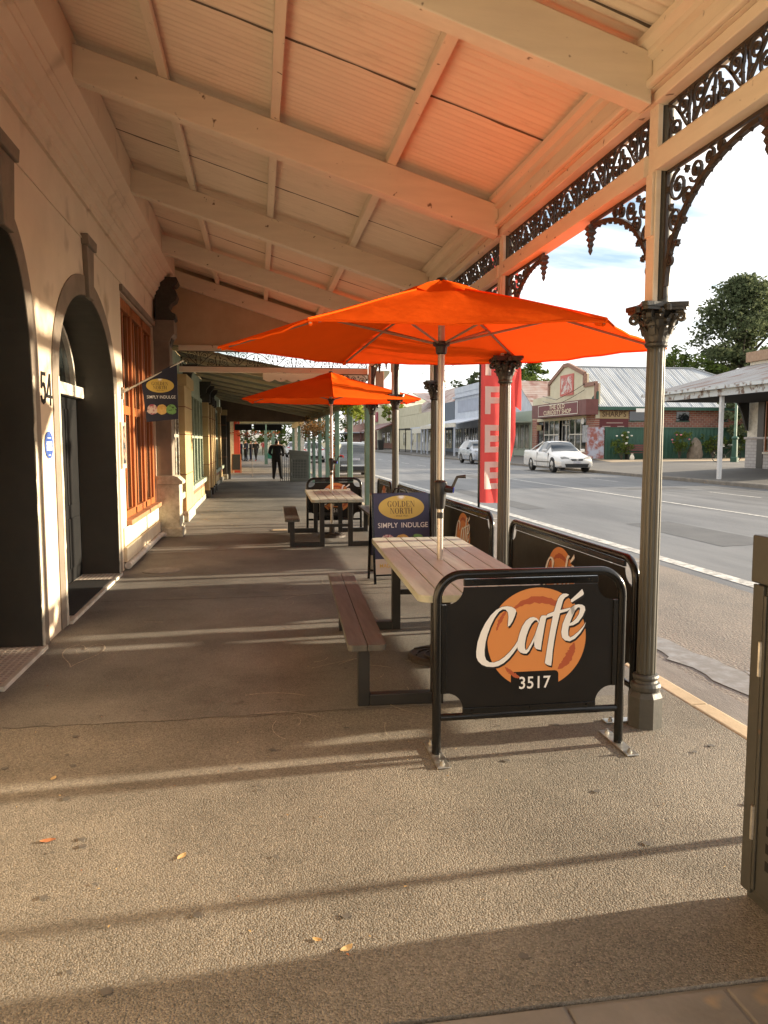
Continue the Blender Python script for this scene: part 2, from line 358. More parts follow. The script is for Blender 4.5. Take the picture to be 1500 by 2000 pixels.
for k in range(12): line('lane_dash', 14.2, 14.3, 20 + k * 9, 22.6 + k * 9, zr)
for k in range(4): line('parking_bay_line', 3.3, 5.4, 10.0 + 6.2 * k, 10.09 + 6.2 * k, lambda x: -.112 + (x - 3.15) * .0176 + .005)
wash_m = (mat('damp_gutter_wash', (.22, .20, .175), (.17, .148, .12), 9, .40, .35, 40, lo=.36, hi=.55, bdist=.004, spec=.6, rvar=.22))
rw = random.Random(12)
for cx_, cy_, rx_, ry_ in ((3.38, 5.3, .17, 1.0), (3.30, 7.4, .12, .8), (3.62, 4.6, .12, .5), (3.30, 3.9, .1, .5)):
    struct(sheet('damp_patch', [(cx_ + rx_ * (1 + rw.uniform(-.35, .2)) * math.cos(R(t)), cy_ + ry_ * (1 + rw.uniform(-.3, .2)) * math.sin(R(t)), -.112 + (cx_ + rx_ * math.cos(R(t)) - 3.15) * .0176 + .006) for t in range(0, 360, 12)], wash_m))
far_kerb = struct(MB().box(17.1, 17.3, -40, 200, -.2, .10).build('far_kerb', M['concrete']))
for k in range(30):
    MB().box(17.09, 17.305, 14 + k * 2.4 + .01, 16.4 + k * 2.4 - .01, -.05, .145).build('kerb_stone', M['concrete'], far_kerb, bevel=.04, seg=3)
def zfar(x): return .14 + (x - 17.3) * .0445 if x < 22.7 else .38 + (x - 22.7) * .009
struct(MB().poly([(17.3, -40, .14), (22.7, -40, .38), (22.7, 200, .38), (17.3, 200, .14)]).poly([(22.7, -40, .38), (60, -40, zfar(60)), (60, 200, zfar(60)), (22.7, 200, .38)]).build('far_footpath', M['farpath'], recalc=False))
struct(sheet('gravel_forecourt', [(21.5, 44.6, zfar(21.5) + .01), (22.7, 44, .39), (36, 41.2, zfar(36) + .01), (36, 50, zfar(36) + .01), (22.7, 50, .39)], M['gravel']))
struct(sheet('forecourt_edge_line', [(18.5, 42.2, zfar(18.5) + .008), (25.5, 40.1, zfar(25.5) + .008), (25.5, 40.25, zfar(25.5) + .008), (18.5, 42.4, zfar(18.5) + .008)], M['paintline']))

# ================================================================== THE SHOP ON THE LEFT
XW = -1.7
shop = thing('shop_building', 'cream rendered shop with dark arched doorways and number 54 along the left', 'building', (XW - 1, 6, 0), world=True)
F = YZ(XW)
def archpts(c, hw, zs, rise, n=28): return [(c + hw * math.cos(math.pi * (1 - i / n)), zs + rise * math.sin(math.pi * i / n)) for i in range(n + 1)]
A1 = (5.73, .53, 2.12, .96); A2 = (8.355, 1.285, 2.18, .90)
wl = MB(); TH = -.32; TOP = 4.9
wl.prism([(-3.4, 0), (4.99, 0), (4.99, TOP), (-3.4, TOP)], F, TH, 0)
for (c, hw, zs, rise), (y0, y1) in ((A1, (4.99, 6.70)), (A2, (6.70, 10.30))):
    p = [(y0, 0), (c - hw, 0)] + archpts(c, hw, zs, rise) + [(c + hw, 0), (y1, 0), (y1, TOP), (y0, TOP)]
    wl.prism(p, F, TH, 0)
wl.prism([(10.30, 0), (13.36, 0), (13.36, .56), (10.30, .56)], F, TH, 0)
wl.prism([(10.30, 3.50), (13.36, 3.50), (13.36, TOP), (10.30, TOP)], F, TH, 0)
wl.prism([(13.36, 0), (13.9, 0), (13.9, TOP), (13.36, TOP)], F, TH, 0)
wl.build('wall', M['cream'], shop)
for (c, hw, zs, rise), w in ((A1, .19), (A2, .215)):
    inner = [(c - hw, 0)] + archpts(c, hw, zs, rise) + [(c + hw, 0)]
    outer = [(c - hw - w, 0)] + archpts(c, hw + w, zs, rise + .19) + [(c + hw + w, 0)]
    sr = MB(); n = len(inner)
    b = sr.addv([F(u, v, .001) for u, v in inner] + [F(u, v, .001) for u, v in outer] + [F(u, v, .010) for u, v in inner] + [F(u, v, .010) for u, v in outer])
    for i in range(n - 1):
        sr.face([b + 2 * n + i, b + 2 * n + i + 1, b + 3 * n + i + 1, b + 3 * n + i]); sr.face([b + i, b + 2 * n + i, b + 2 * n + i + 1, b + i + 1]); sr.face([b + n + i, b + n + i + 1, b + 3 * n + i + 1, b + 3 * n + i])
    su = sr.build('arch_surround', M['surround'], shop, recalc=True)
    # worn corner bead down each jamb
    random.seed(int(c * 10))
    for sgn in (-1, 1):
        yj = c + sgn * hw; e = MB(); zz = 0.0
        pts = []
        while zz < zs: pts.append((yj - sgn * random.choice((.0, .004, .008, .018, .003)), zz)); zz += random.uniform(.03, .14)
        pts.append((yj, zs)); pts += [(yj + sgn * .055, zs), (yj + sgn * .055, 0)]
        e.prism(pts, F, .008, .0135); e.build('worn_jamb_edge', M['jamb_edge'], shop)
    lp = [(c - hw + .004, .0)] + archpts(c, hw - .004, zs, rise - .004) + [(c + hw - .004, 0)]
    MB().ribbon(lp, F, .008, -.42, .006).build('door_reveal', M['reveal'], shop)
    ks = MB(); wtop = .2 if w < .2 else .2
    ks.prism([(c - .105, zs + rise - .02), (c + .105, zs + rise - .02), (c + .165, 3.56), (c - .165, 3.56)], F, 0, .05); k1 = ks.build('keystone', M['surround'], shop, bevel=.008)
    MB().prism([(c - .19, 3.56), (c + .19, 3.56), (c + .22, 3.66), (c - .22, 3.66)], F, 0, .075).build('keystone_cap', M['surround'], k1, bevel=.008)
    # door set back in the arch
    d = MB(); d.prism([(c - hw - .05, 0), (c + hw + .05, 0), (c + hw + .05, zs), (c - hw - .05, zs)], F, -.46, -.42); door = d.build('door', M['black_paint'], shop)
    nl = 2 if hw > 1 else 1
    for k in range(nl):
        a = c - hw + (2 * hw / nl) * k; e = a + 2 * hw / nl
        for z0, z1 in ((.18, .75), (.9, 1.98)):
            for q0, q1 in ((a + .1, (a + e) / 2 - .04), ((a + e) / 2 + .04, e - .1)):
                MB().prism([(q0, z0), (q1, z0), (q1, z1), (q0, z1)], F, -.42, -.408).build('door_panel', M['black_paint'], door, bevel=.006)
    for z in (.32, .84): MB().box(XW - .42, XW - .402, c - hw + .32, c - hw + .35, z, z + .05).build('door_bolt', M['galv'], door)
    fl = MB().prism([(c - hw - .05, zs + .06), (c + hw + .05, zs + .06), (c + hw + .05, zs + rise + .1), (c - hw - .05, zs + rise + .1)], F, -.46, -.43).build('fanlight', glass('dark_fanlight_glass'), shop)
    if hw > 1:
        MB().box(XW - .43, XW - .33, c - hw + .01, c + hw - .01, zs - .06, zs + .07).build('transom_rail', M['white_trim'], shop, bevel=.012)
        MB().ribbon(archpts(c, hw - .2, zs + .06, rise - .16, 20), F, .05, -.43, -.38).build('fanlight_frame', M['white_trim'], fl)
# treads in the two doorways
tm = mat('ribbed_cream_tread', (.68, .62, .52), (.58, .52, .43), 8, .6); td = mat('tread_dimple', (.42, .34, .28), rough=.6)
for c, hw, mat_on in ((A1[0], A1[1], False), (A2[0], A2[1], True)):
    t = MB().box(XW - .42, XW + .02, c - hw + .01, c + hw - .01, -.02, .022).build('tread_plate', tm, shop)
    dm = MB(); ny = int(2 * hw / .055)
    for i in range(ny):
        for j in range(9):
            yy = c - hw + .03 + i * .055; xx = XW - .39 + j * .045
            if mat_on and 7.35 < yy < 9.15: continue
            dm.box(xx, xx + .026, yy, yy + .03, .0225, .0245)
    o = dm.build('tread_dimples', td, t); o['kind'] = 'stuff'
    MB().box(XW + .02, XW + .045, c - hw + .0, c + hw - .0, -.02, .03).build('threshold_edge', M['white_trim'], shop)
    if mat_on: MB().box(XW - .40, XW + .0, 7.32, 9.16, .0235, .034).build('door_mat', mat('black_rubber_mat', (.014, .013, .012), (.02, .018, .016), 20, .7, .4, 80), shop, bevel=.004)
MB().box(XW, XW + .012, -3.4, 13.37, 3.615, 3.632).build('string_course', M['cream'], shop)
cp = [(-1.70, 3.98), (-1.668, 3.98), (-1.668, 4.03), (-1.645, 4.05), (-1.645, 4.09), (-1.60, 4.13), (-1.60, 4.165), (-1.575, 4.18), (-1.575, 4.24), (-1.50, 4.30), (-1.50, 4.325), (-1.47, 4.35), (-1.47, 4.375), (-1.43, 4.40), (-1.38, 4.43), (-1.38, 4.775), (-1.70, 4.775)]
MB().prism(cp, lambda u, v, d: (u, d, v), -3.4, 13.92).build('cornice', M['cream'], shop)
for i, yy in enumerate((6.94, 7.09)):
    pass
# ---- house number, plaque, framed notice
NUM = M['black_paint']
fw = plane((XW + .002, 6.72, 2.05), (0, 1, 0), (0, 0, 1))
five = [(-.02, .095), (-.02, .12), (-.125, .12), (-.14, .0), (-.115, -.005), (-.10, .015), (-.075, .02), (-.055, .0), (-.05, -.04), (-.06, -.075), (-.085, -.09), (-.11, -.08), (-.12, -.055), (-.147, -.06), (-.13, -.105), (-.085, -.12), (-.04, -.105), (-.02, -.06), (-.022, .005), (-.045, .04), (-.075, .045), (-.11, .035), (-.102, .095)]
four = [(.085, -.12), (.085, -.065), (-.0, -.065), (-.0, -.04), (.075, .12), (.11, .12), (.11, -.042), (.14, -.042), (.14, -.065), (.11, -.065), (.11, -.12)]
fhole = [(.085, -.042), (.085, .07), (.03, -.042)]
nf = lambda u, v, d: (XW + .002 + d, 6.67 + u * 1.18, 2.045 + v * 1.08)
MB().prism(five, nf, 0, .005).build('house_number', NUM, shop)
f4 = MB()
f4.prism([(.0, -.065), (.085, -.065), (.085, -.12), (.11, -.12), (.11, -.065), (.14, -.065), (.14, -.042), (.11, -.042), (.11, .12), (.085, .12), (.085, -.042), (.0, -.042)], nf, 0, .005)
f4.prism([(.0, -.042), (.028, -.042), (.087, .075), (.085, .12), (.078, .12)], nf, 0, .0049)
f4.build('house_number', NUM, shop)
pf = lambda u, v, d: (XW + .002 + d, 6.675 + u * 1.2, 1.59 + v)
bm = mat('blue_enamel', (.035, .075, .27), (.05, .10, .32), 10, .35)
plq = MB().prism(arc(0, 0, .105, 0, 345, 24, .112), pf, 0, .006).build('blue_plaque', bm, shop); plq['label'] = 'round blue enamel heritage plaque with white lettering'
pm = mat('plaque_text', (.55, .6, .68), rough=.5)
for k, (w, z) in enumerate([(.05, .055)] + [(.075, .022 - .011 * i) for i in range(7)] + [(.03, -.085)]):
    MB().prism([(-w, z), (w, z), (w, z + .0055), (-w, z + .0055)], pf, .0062, .0068).build('plaque_lettering', pm, plq)
text('plaque_title', 'HERITAGE', .022, plane((XW + .0155, 6.70, 1.66), (0, 1, 0), (0, 0, 1)), pm, plq, d=0) if False else None
nb = MB().box(XW, XW + .03, 9.97, 10.25, 1.28, 1.86).build('notice_frame', M['jamb_edge'], shop, bevel=.004)
MB().box(XW + .03, XW + .033, 10.02, 10.20, 1.34, 1.81).build('notice_sheet', mat('printed_notice', (.045, .05, .05), (.42, .25, .16), 14, .3, lo=.48, hi=.6), nb)
# ---- timber shop window
y0, y1, z0, z1 = 10.30, 13.34, .60, 3.48
win = MB(); XF = XW - .10
for a, b in ((y0, y0 + .16), (11.28, 11.40), (12.26, 12.40), (y1 - .13, y1)): win.box(XF - .06, XF + .07, a, b, z0, z1)
win.box(XF - .06, XF + .07, y0 + .16, y1 - .13, z0, z0 + .1); win.box(XF - .06, XF + .07, y0 + .16, y1 - .13, z1 - .14, z1)
wf = win.build('window', M['timber'], shop, bevel=.008)
for a, b in ((10.46, 11.28), (11.40, 12.26), (12.40, 13.21)):
    sash = MB()
    for q in (a + .035, (a + b) / 2, b - .035): sash.box(XF - .04, XF + .03, q - .028, q + .028, z0 + .1, z1 - .14)
    sash.box(XF - .045, XF + .035, a + .012, b - .012, 1.98, 2.10)
    sash.build('sash', M['timber'], wf, bevel=.006)
    for z_a, z_b in ((z0 + .1, 1.98), (2.10, z1 - .14)):
        MB().box(XF - .012, XF - .006, a + .01, b - .01, z_a, z_b).build('pane', glass('shop_glass', (.03, .028, .022), .04), wf)
MB().box(XW - .06, XW + .075, y0 - .02, y1 + .03, .535, .605).build('window_sill', M['sill'], shop, bevel=.01)
MB().box(XW, XW + .04, y0 - .04, y1 + .04, 3.505, 3.59).build('window_head', M['surround'], shop, bevel=.006)
for i in range(4):
    a = 10.0 + i * .84
    MB().box(XW, XW + .022, a + .006, min(a + .834, 13.34), .292, .528).build('plinth_block', M['cream_plinth'], shop, bevel=.006)
    MB().box(XW, XW + .045, a + .006, min(a + .834, 13.34), .10, .285).build('plinth_block', M['cream_plinth'], shop, bevel=.006)
MB().tube([(XW + .05, 10.0, .055), (XW + .05, 13.2, .055), (XW + .09, 13.36, .055), (XW + .2, 13.4, .055)], .045, 10).build('drain_pipe', M['white_trim'], shop, smooth=True)
# ---- end pilaster with pedestal and scrolled console
pil = MB(); pil.box(XW, -1.44, 13.40, 13.82, .0, 3.62).build('pilaster', M['surround'], shop, bevel=.01)
MB().box(XW, -1.33, 13.37, 13.86, .0, .90).build('pedestal', M['jamb_edge'], shop, bevel=.012)
MB().box(XW, -1.29, 13.34, 13.89, 0, .16).build('pedestal_foot', M['jamb_edge'], shop, bevel=.015)
MB().prism([(-1.7, .90), (-1.28, .90), (-1.28, .945), (-1.36, 1.02), (-1.42, 1.04), (-1.7, 1.04)], lambda u, v, d: (u, d, v), 13.34, 13.88).build('pedestal_cap', M['jamb_edge'], shop)
MB().prism([(-1.7, 3.28), (-1.43, 3.28), (-1.41, 3.34), (-1.36, 3.40), (-1.36, 3.62), (-1.7, 3.62)], lambda u, v, d: (u, d, v), 13.36, 13.86).build('pilaster_capital', M['surround'], shop)
sc = [(-1.7, 4.34), (-1.34, 4.34), (-1.31, 4.26), (-1.36, 4.20), (-1.42, 4.19), (-1.36, 4.13), (-1.33, 4.04), (-1.36, 3.96), (-1.44, 3.90), (-1.47, 3.83), (-1.42, 3.76), (-1.37, 3.74), (-1.36, 3.66), (-1.42, 3.62), (-1.39, 3.55), (-1.40, 3.46), (-1.47, 3.42), (-1.43, 3.34), (-1.46, 3.22), (-1.52, 3.12), (-1.7, 3.08)]
MB().prism([(u + .03, v) for u, v in sc], lambda u, v, d: (u, d, v), 13.44, 13.78).build('scroll_console', M['iron_cap'], shop, bevel=.012)
# dark room behind the openings
MB().box(-4.5, -2.16, -3.4, 13.88, -.05, 4.9).build('interior', M['dark'], shop)

# ================================================================== THE VERANDAH
CY = [-1.45, 1.25, 3.99, 6.62, 9.38, 12.18, 14.71]; XC = 2.165
ver = thing('verandah', 'cream painted verandah with iron lace frieze and fluted columns over the footpath', 'verandah', (XC, 6, 0), world=True)
def zp(x): return 4.69 - .305 * (x + 1.38)
SA = math.atan(.305)
Y0, Y1 = -2.2, 14.78
# corrugated sheets
def sheet_mesh(w):
    n = int(round(w / .0762)) * 6; mb = MB(); xs = [-1.72, -.7, .17, 1.13, 2.14]; zo = .092
    b = len(mb.v)
    for x in xs:
        for i in range(n + 1):
            yy = w * i / n; mb.v.append((x, yy, zp(x) + zo + .0095 * math.cos(2 * math.pi * yy / .0762)))
    for k in range(len(xs) - 1):
        for i in range(n): mb.face([b + k * (n + 1) + i, b + k * (n + 1) + i + 1, b + (k + 1) * (n + 1) + i + 1, b + (k + 1) * (n + 1) + i])
    return mb
def sheet_mat():
    m = mat('painted_corrugated_iron', (.71, .61, .485), (.65, .555, .44), 2.0, .55, .1, 25, stretch=(1, 6, 1), bdist=.003, objspace=True)
    t = m.node_tree; b = t.nodes['Principled BSDF']; src = b.inputs['Base Color'].links[0].from_socket
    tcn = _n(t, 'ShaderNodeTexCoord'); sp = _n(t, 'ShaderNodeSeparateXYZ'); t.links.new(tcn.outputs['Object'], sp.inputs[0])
    # shadow line of the lap joint, painted into the sheet colour (sheet-local y near 0)
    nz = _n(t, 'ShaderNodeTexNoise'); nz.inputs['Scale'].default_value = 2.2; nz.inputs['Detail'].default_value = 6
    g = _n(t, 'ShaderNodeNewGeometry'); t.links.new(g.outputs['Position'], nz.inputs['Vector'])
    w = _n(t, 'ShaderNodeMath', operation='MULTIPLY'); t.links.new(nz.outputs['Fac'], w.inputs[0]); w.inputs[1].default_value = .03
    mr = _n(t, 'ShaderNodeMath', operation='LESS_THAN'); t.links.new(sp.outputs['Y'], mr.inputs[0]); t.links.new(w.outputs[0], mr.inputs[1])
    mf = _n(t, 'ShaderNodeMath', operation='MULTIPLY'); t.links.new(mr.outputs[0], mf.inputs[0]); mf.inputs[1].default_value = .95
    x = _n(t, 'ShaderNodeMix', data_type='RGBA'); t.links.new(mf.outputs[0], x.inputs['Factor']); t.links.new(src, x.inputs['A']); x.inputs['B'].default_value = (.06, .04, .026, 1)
    # mildew smears
    n2 = _n(t, 'ShaderNodeTexNoise'); n2.inputs['Scale'].default_value = 1.0; n2.inputs['Detail'].default_value = 8; n2.inputs['Roughness'].default_value = .7
    mp = _n(t, 'ShaderNodeMapping'); mp.inputs['Scale'].default_value = (1.1, 4.5, 1); t.links.new(g.outputs['Position'], mp.inputs[0]); t.links.new(mp.outputs[0], n2.inputs['Vector'])
    r2 = _n(t, 'ShaderNodeMapRange'); r2.inputs['From Min'].default_value = .58; r2.inputs['From Max'].default_value = .78; r2.inputs['To Max'].default_value = .55; t.links.new(n2.outputs['Fac'], r2.inputs['Value'])
    y = _n(t, 'ShaderNodeMix', data_type='RGBA'); t.links.new(r2.outputs[0], y.inputs['Factor']); t.links.new(x.outputs['Result'], y.inputs['A']); y.inputs['B'].default_value = (.24, .17, .105, 1)
    t.links.new(y.outputs['Result'], b.inputs['Base Color']); return m
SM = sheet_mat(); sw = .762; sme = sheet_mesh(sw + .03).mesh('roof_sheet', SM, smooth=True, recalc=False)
yy = Y0; k = 0; random.seed(5)
while yy < Y1 - .02:
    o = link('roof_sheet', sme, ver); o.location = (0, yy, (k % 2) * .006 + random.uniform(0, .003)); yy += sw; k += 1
# rafters, purlins
for yc in CY:
    p = [(-1.46, zp(-1.46) - .262), (2.06, zp(2.06) - .262), (2.06, zp(2.06)), (-1.46, zp(-1.46))]
    MB().prism(p, XZ(yc), -.065, .065).build('rafter', M['beam'], ver, bevel=.008)
    # quad trim where the iron meets the rafter
for a, b in zip([Y0] + CY, CY + [Y1]):
    if b - a < .2: continue
    for x in (-.7, .17, 1.13):
        h = .0815
        MB().hexa([(x - .037, a + .003, zp(x - .037) + .0005), (x + .037, a + .003, zp(x + .037) + .0005), (x + .037, b - .003, zp(x + .037) + .0005), (x - .037, b - .003, zp(x - .037) + .0005),
                   (x - .037, a + .003, zp(x - .037) + h), (x + .037, a + .003, zp(x + .037) + h), (x + .037, b - .003, zp(x + .037) + h), (x - .037, b - .003, zp(x - .037) + h)]).build('purlin', M['beamY'], ver, bevel=.006)
    # plate over the frieze, crown moulding, bottom strip, rail
    MB().prism([(2.062, 3.455), (2.235, 3.455), (2.235, 3.70), (2.062, 3.735)], lambda u, v, d: (u, d, v), a, b).build('plate_beam', M['beamY'], ver)
    MB().prism([(2.061, 3.60), (2.03, 3.615), (2.03, 3.65), (1.995, 3.675), (1.995, 3.715), (2.061, 3.715)], lambda u, v, d: (u, d, v), a, b).build('crown_moulding', M['beamY'], ver)
    MB().box(2.085, 2.215, a, b, 3.395, 3.453).build('frieze_top_rail', M['beamY'], ver, bevel=.006)
    MB().box(2.025, 2.061, a, b, 3.455, 3.50).build('lower_moulding', M['beamY'], ver, bevel=.01)
    MB().prism([(2.09, 3.05), (2.21, 3.05), (2.21, 3.15), (2.20, 3.165), (2.10, 3.165), (2.09, 3.15)], lambda u, v, d: (u, d, v), a + .057, b - .057).build('frieze_rail', M['beamY'], ver, bevel=.004)
MB().box(2.236, 2.38, Y0, Y1, 3.56, 3.74).build('roof_gutter', M['beamY'], ver, bevel=.02)
# ---- iron lace
def spiral(cx, cy, r0, r1, a0, deg, n=16): return [(cx + (r0 + (r1 - r0) * i / n) * math.cos(R(a0 + deg * i / n)), cy + (r0 + (r1 - r0) * i / n) * math.sin(R(a0 + deg * i / n))) for i in range(n + 1)]
def leaf5(mb, f, x, y, s, a, d0, d1):
    rad = [1, .5, .9, .45, .8, .4, .8, .45, .9, .5]; p = [(x + s * rad[i] * math.cos(R(a + 36 * i)), y + s * rad[i] * math.sin(R(a + 36 * i))) for i in range(10)]
    mb.prism(p, f, d0, d1)
def lace(mb, f, L, H, unit, w=.0115, t=.007):
    n = max(1, round(L / unit)); u = L / n; s = H / .24
    mb.ribbon([(0, .008), (L, .008)], f, .014, -t, t); mb.ribbon([(0, H - .008), (L, H - .008)], f, .014, -t, t)
    for i in range(n):
        x = i * u; c = x + u / 2; m = 1 if i % 2 else -1
        g = lambda a, b: (c + m * a, b)
        T = lambda pts: [g(px, py) for px, py in pts]
        mb.ribbon(T([(-u / 2, .02 * s), (-u * .30, .06 * s), (-u * .05, .13 * s), (u * .2, .19 * s), (u / 2, .22 * s)]), f, w, -t, t)
        mb.ribbon(T(spiral(-u * .16, .165 * s, .062 * s, .014 * s, 200, -560)), f, w, -t, t)
        mb.ribbon(T(spiral(u * .17, .078 * s, .062 * s, .014 * s, 20, -560)), f, w, -t, t)
        mb.ribbon(T([(-u * .45, .20 * s), (-u * .38, .12 * s), (-u * .42, .05 * s)]), f, w, -t, t)
        mb.ribbon(T([(u * .45, .03 * s), (u * .38, .11 * s), (u * .44, .19 * s)]), f, w, -t, t)
        for (lx, ly, ls, la) in ((-.16 * u, .165 * s, .016, 0), (.17 * u, .078 * s, .016, 0), (-.42 * u, .215 * s, .021, 90), (.42 * u, .03 * s, .021, 270), (-.36 * u, .1 * s, .021, 30), (.37 * u, .135 * s, .021, 200), (.03 * u, .215 * s, .02, 100), (-.02 * u, .03 * s, .02, 280)):
            q = g(lx, ly); leaf5(mb, f, q[0], q[1], ls * s, la if m > 0 else 180 - la, -t * 1.2, t * 1.2)
fr = MB(); lace(fr, lambda u, v, d: (d, u, v), 2.605, .232, .225); frm = fr.mesh('frieze_panel', M['iron'], recalc=False)
br = MB(); fb = lambda u, v, d: (d, u, v)
ar = [(.02 + .76 * (1 - math.cos(R(a))), -.60 + .56 * math.sin(R(a))) for a in range(0, 91, 6)]
br.ribbon(ar, fb, .026, -.013, .013); br.ribbon([(.008, 0), (.008, -.66)], fb, .016, -.008, .008); br.ribbon([(0, -.008), (.84, -.008)], fb, .016, -.008, .008)
for i in range(2, len(ar) - 1, 1): leaf5(br, fb, ar[i][0] + .012, ar[i][1] - .014, .011, 20 * i, -.01, .01)
for cx, cy, r, a, dg in ((.12, -.11, .085, 90, 620), (.10, -.27, .06, 250, -560), (.285, -.085, .06, 200, 560), (.075, -.385, .038, 90, 540), (.40, -.06, .038, 90, -540), (.065, -.475, .026, 90, 500), (.49, -.045, .026, 0, 500), (.21, -.19, .05, 0, 480)):
    br.ribbon(spiral(cx, cy, r, .012, a, dg, 20), fb, .011, -.008, .008); leaf5(br, fb, cx, cy, .02, a, -.01, .01)
for q in ((.05, -.2), (.2, -.05), (.19, -.3), (.33, -.16), (.13, -.4), (.03, -.1), (.45, -.10)): leaf5(br, fb, q[0], q[1], .024, q[0] * 900, -.01, .01)
brm = br.mesh('bracket', M['iron'], recalc=False)
pd = MB(); pd.lathe([(.03, 0), (.045, -.03), (.03, -.05), (.042, -.075), (.02, -.10), (.034, -.125), (.016, -.15), (.024, -.175), (.012, -.20), (.016, -.225), (.003, -.26)], n=8, rf=lambda i, j, t: 1.25 if j % 2 else .8); pdm = pd.mesh('pendant', M['iron'], recalc=True)
# ---- columns
sh = MB(); NF = 12
sh.lathe([(.050, .30), (.054, .315), (.054, .6), (.053, 1.3), (.049, 2.10), (.048, 2.135)], n=NF * 8, rf=lambda i, j, t: 1 - (.16 * max(0, math.cos(NF * t)) ** .7 if 1 <= i <= 4 else 0)); shm = sh.mesh('shaft', M['shaft'], smooth=False)
shm.polygons.foreach_set('use_smooth', [True] * len(shm.polygons))
pe = MB(); pe.lathe([(.098, 0), (.098, .175), (.082, .20), (.076, .205)], n=8); pe.lathe([(.07, .2), (.082, .215), (.085, .235), (.078, .25), (.066, .256), (.062, .268), (.07, .275), (.073, .287), (.068, .298), (.056, .302)], n=24); pem = pe.mesh('pedestal', M['pedestal'])
ca = MB(); ca.lathe([(.052, 2.13), (.062, 2.14), (.064, 2.152), (.055, 2.165)], n=24); ca.lathe([(.05, 2.165), (.052, 2.21), (.062, 2.27), (.085, 2.315), (.10, 2.325)], n=24)
for row, (zb, h, rb, sp, n, off) in enumerate(((2.160, .085, .054, .042, 8, 0), (2.195, .112, .060, .062, 8, 22.5))):
    for i in range(n):
        a = R(360 / n * i + off); dx, dy = math.cos(a), math.sin(a); tx, ty = -dy, dx
        prof = [(0, 0, .02), (.006, .35, .029), (.018, .7, .027), (sp * .75, .97, .021), (sp * 1.05, .92, .015), (sp * 1.1, .80, .006)]
        L = [(rb + r, zb + h * z, w) for r, z, w in prof]; b = len(ca.v)
        for r, z, w in L:
            for sgn in (-1, 0, 1):
                rr = r + (.006 if sgn == 0 else 0); ca.v.append((dx * rr + tx * w * sgn, dy * rr + ty * w * sgn, z))
        for k in range(len(L) - 1):
            for q in (0, 1): ca.face([b + k * 3 + q, b + k * 3 + q + 1, b + k * 3 + q + 4, b + k * 3 + q + 3])
for i in range(4):
    a = R(45 + 90 * i); dx, dy = math.cos(a), math.sin(a)
    fv = lambda u, v, d: (dx * u - dy * d, dy * u + dx * d, v)
    ca.ribbon([(.07, 2.20), (.085, 2.26), (.105, 2.305)] + spiral(.124, 2.288, .030, .006, 140, -460, 12), fv, .017, -.014, .014)
ab = []
for i in range(4):
    a0 = 45 + 90 * i
    for k in range(9):
        a = a0 + 10 * k; t = abs(k - 4) / 4; r = .108 + .068 * t ** 2.2
        ab.append((r * math.cos(R(a)), r * math.sin(R(a))))
ca.prism([(x * .93, y * .93) for x, y in ab], XY(), 2.322, 2.338); ca.prism(ab, XY(), 2.338, 2.362)
for i in range(16): ca.lathe([(.004, -.02), (.017, -.008), (.017, .008), (.004, .02)], c=((.082 + .016 * (i % 2)) * math.cos(R(22.5 * i + 8)), (.082 + .016 * (i % 2)) * math.sin(R(22.5 * i + 8)), 2.27 + .025 * (i % 3)), n=6)
for i in range(4): ca.lathe([(.02, 0), (.02, .03), (.008, .034)], c=(.112 * math.cos(R(90 * i)), .112 * math.sin(R(90 * i)), 2.318), n=8)
cam_ = ca.mesh('capital', M['iron_cap'])
for i, yc in enumerate(CY):
    cl = link('column', shm, ver); cl.location = (XC, yc, 0)
    for nm, me in (('pedestal', pem), ('capital', cam_)): link(nm, me, cl)
    MB().box(-.056, -.026, -.046, .046, 2.363, 3.40).build('post_board', M['beam'], cl, bevel=.004)
    MB().lathe([(.05, 2.363), (.05, 2.40), (.044, 2.42), (.044, 3.40)], c=(.019, 0, 0), n=20).build('post', M['pedestal'], cl, smooth=True)
    MB().box(-.072, -.056, -.035, .035, 2.72, 3.05).build('bracket_cleat', M['beam'], cl, bevel=.003)
    for sg in (1, -1):
        if i == len(CY) - 1 and sg == 1: continue
        o = link('bracket', brm, ver); o.location = (XC, yc + sg * .055, 3.048); o.scale = (1, sg, 1)
        p = link('pendant', pdm, o); p.location = (0, .84, -.02); p.scale = (.8, .8, .74)
    if i < len(CY) - 1:
        o = link('frieze_panel', frm, ver); o.location = (XC, yc + .058, 3.166)
        gap = CY[i + 1] - yc; o.scale = (1, (gap - .116) / 2.605, 1)
# ---- far end gable of this verandah
gy = 14.80
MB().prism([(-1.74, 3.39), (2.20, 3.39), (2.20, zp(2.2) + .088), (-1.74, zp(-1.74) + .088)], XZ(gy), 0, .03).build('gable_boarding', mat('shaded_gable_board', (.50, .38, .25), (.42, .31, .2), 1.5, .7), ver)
MB().box(-1.43, 2.09, gy - .05, gy + .05, 3.29, 3.388).build('gable_beam', M['beam'], ver, bevel=.006)
MB().box(-1.43, 2.09, gy - .045, gy + .045, 2.90, 3.0).build('gable_rail', M['beam'], ver, bevel=.006)
e = MB(); lace(e, lambda u, v, d: (-1.43 + u, gy + d, 3.001 + v), 3.52, .288, .36); e.build('frieze_panel', M['iron'], ver, recalc=False)
o = link('bracket', brm, ver); o.location = (XC - .06, gy, 2.898); o.rotation_euler = (0, 0, R(90)); p = link('pendant', pdm, o); p.location = (0, .86, -.02)

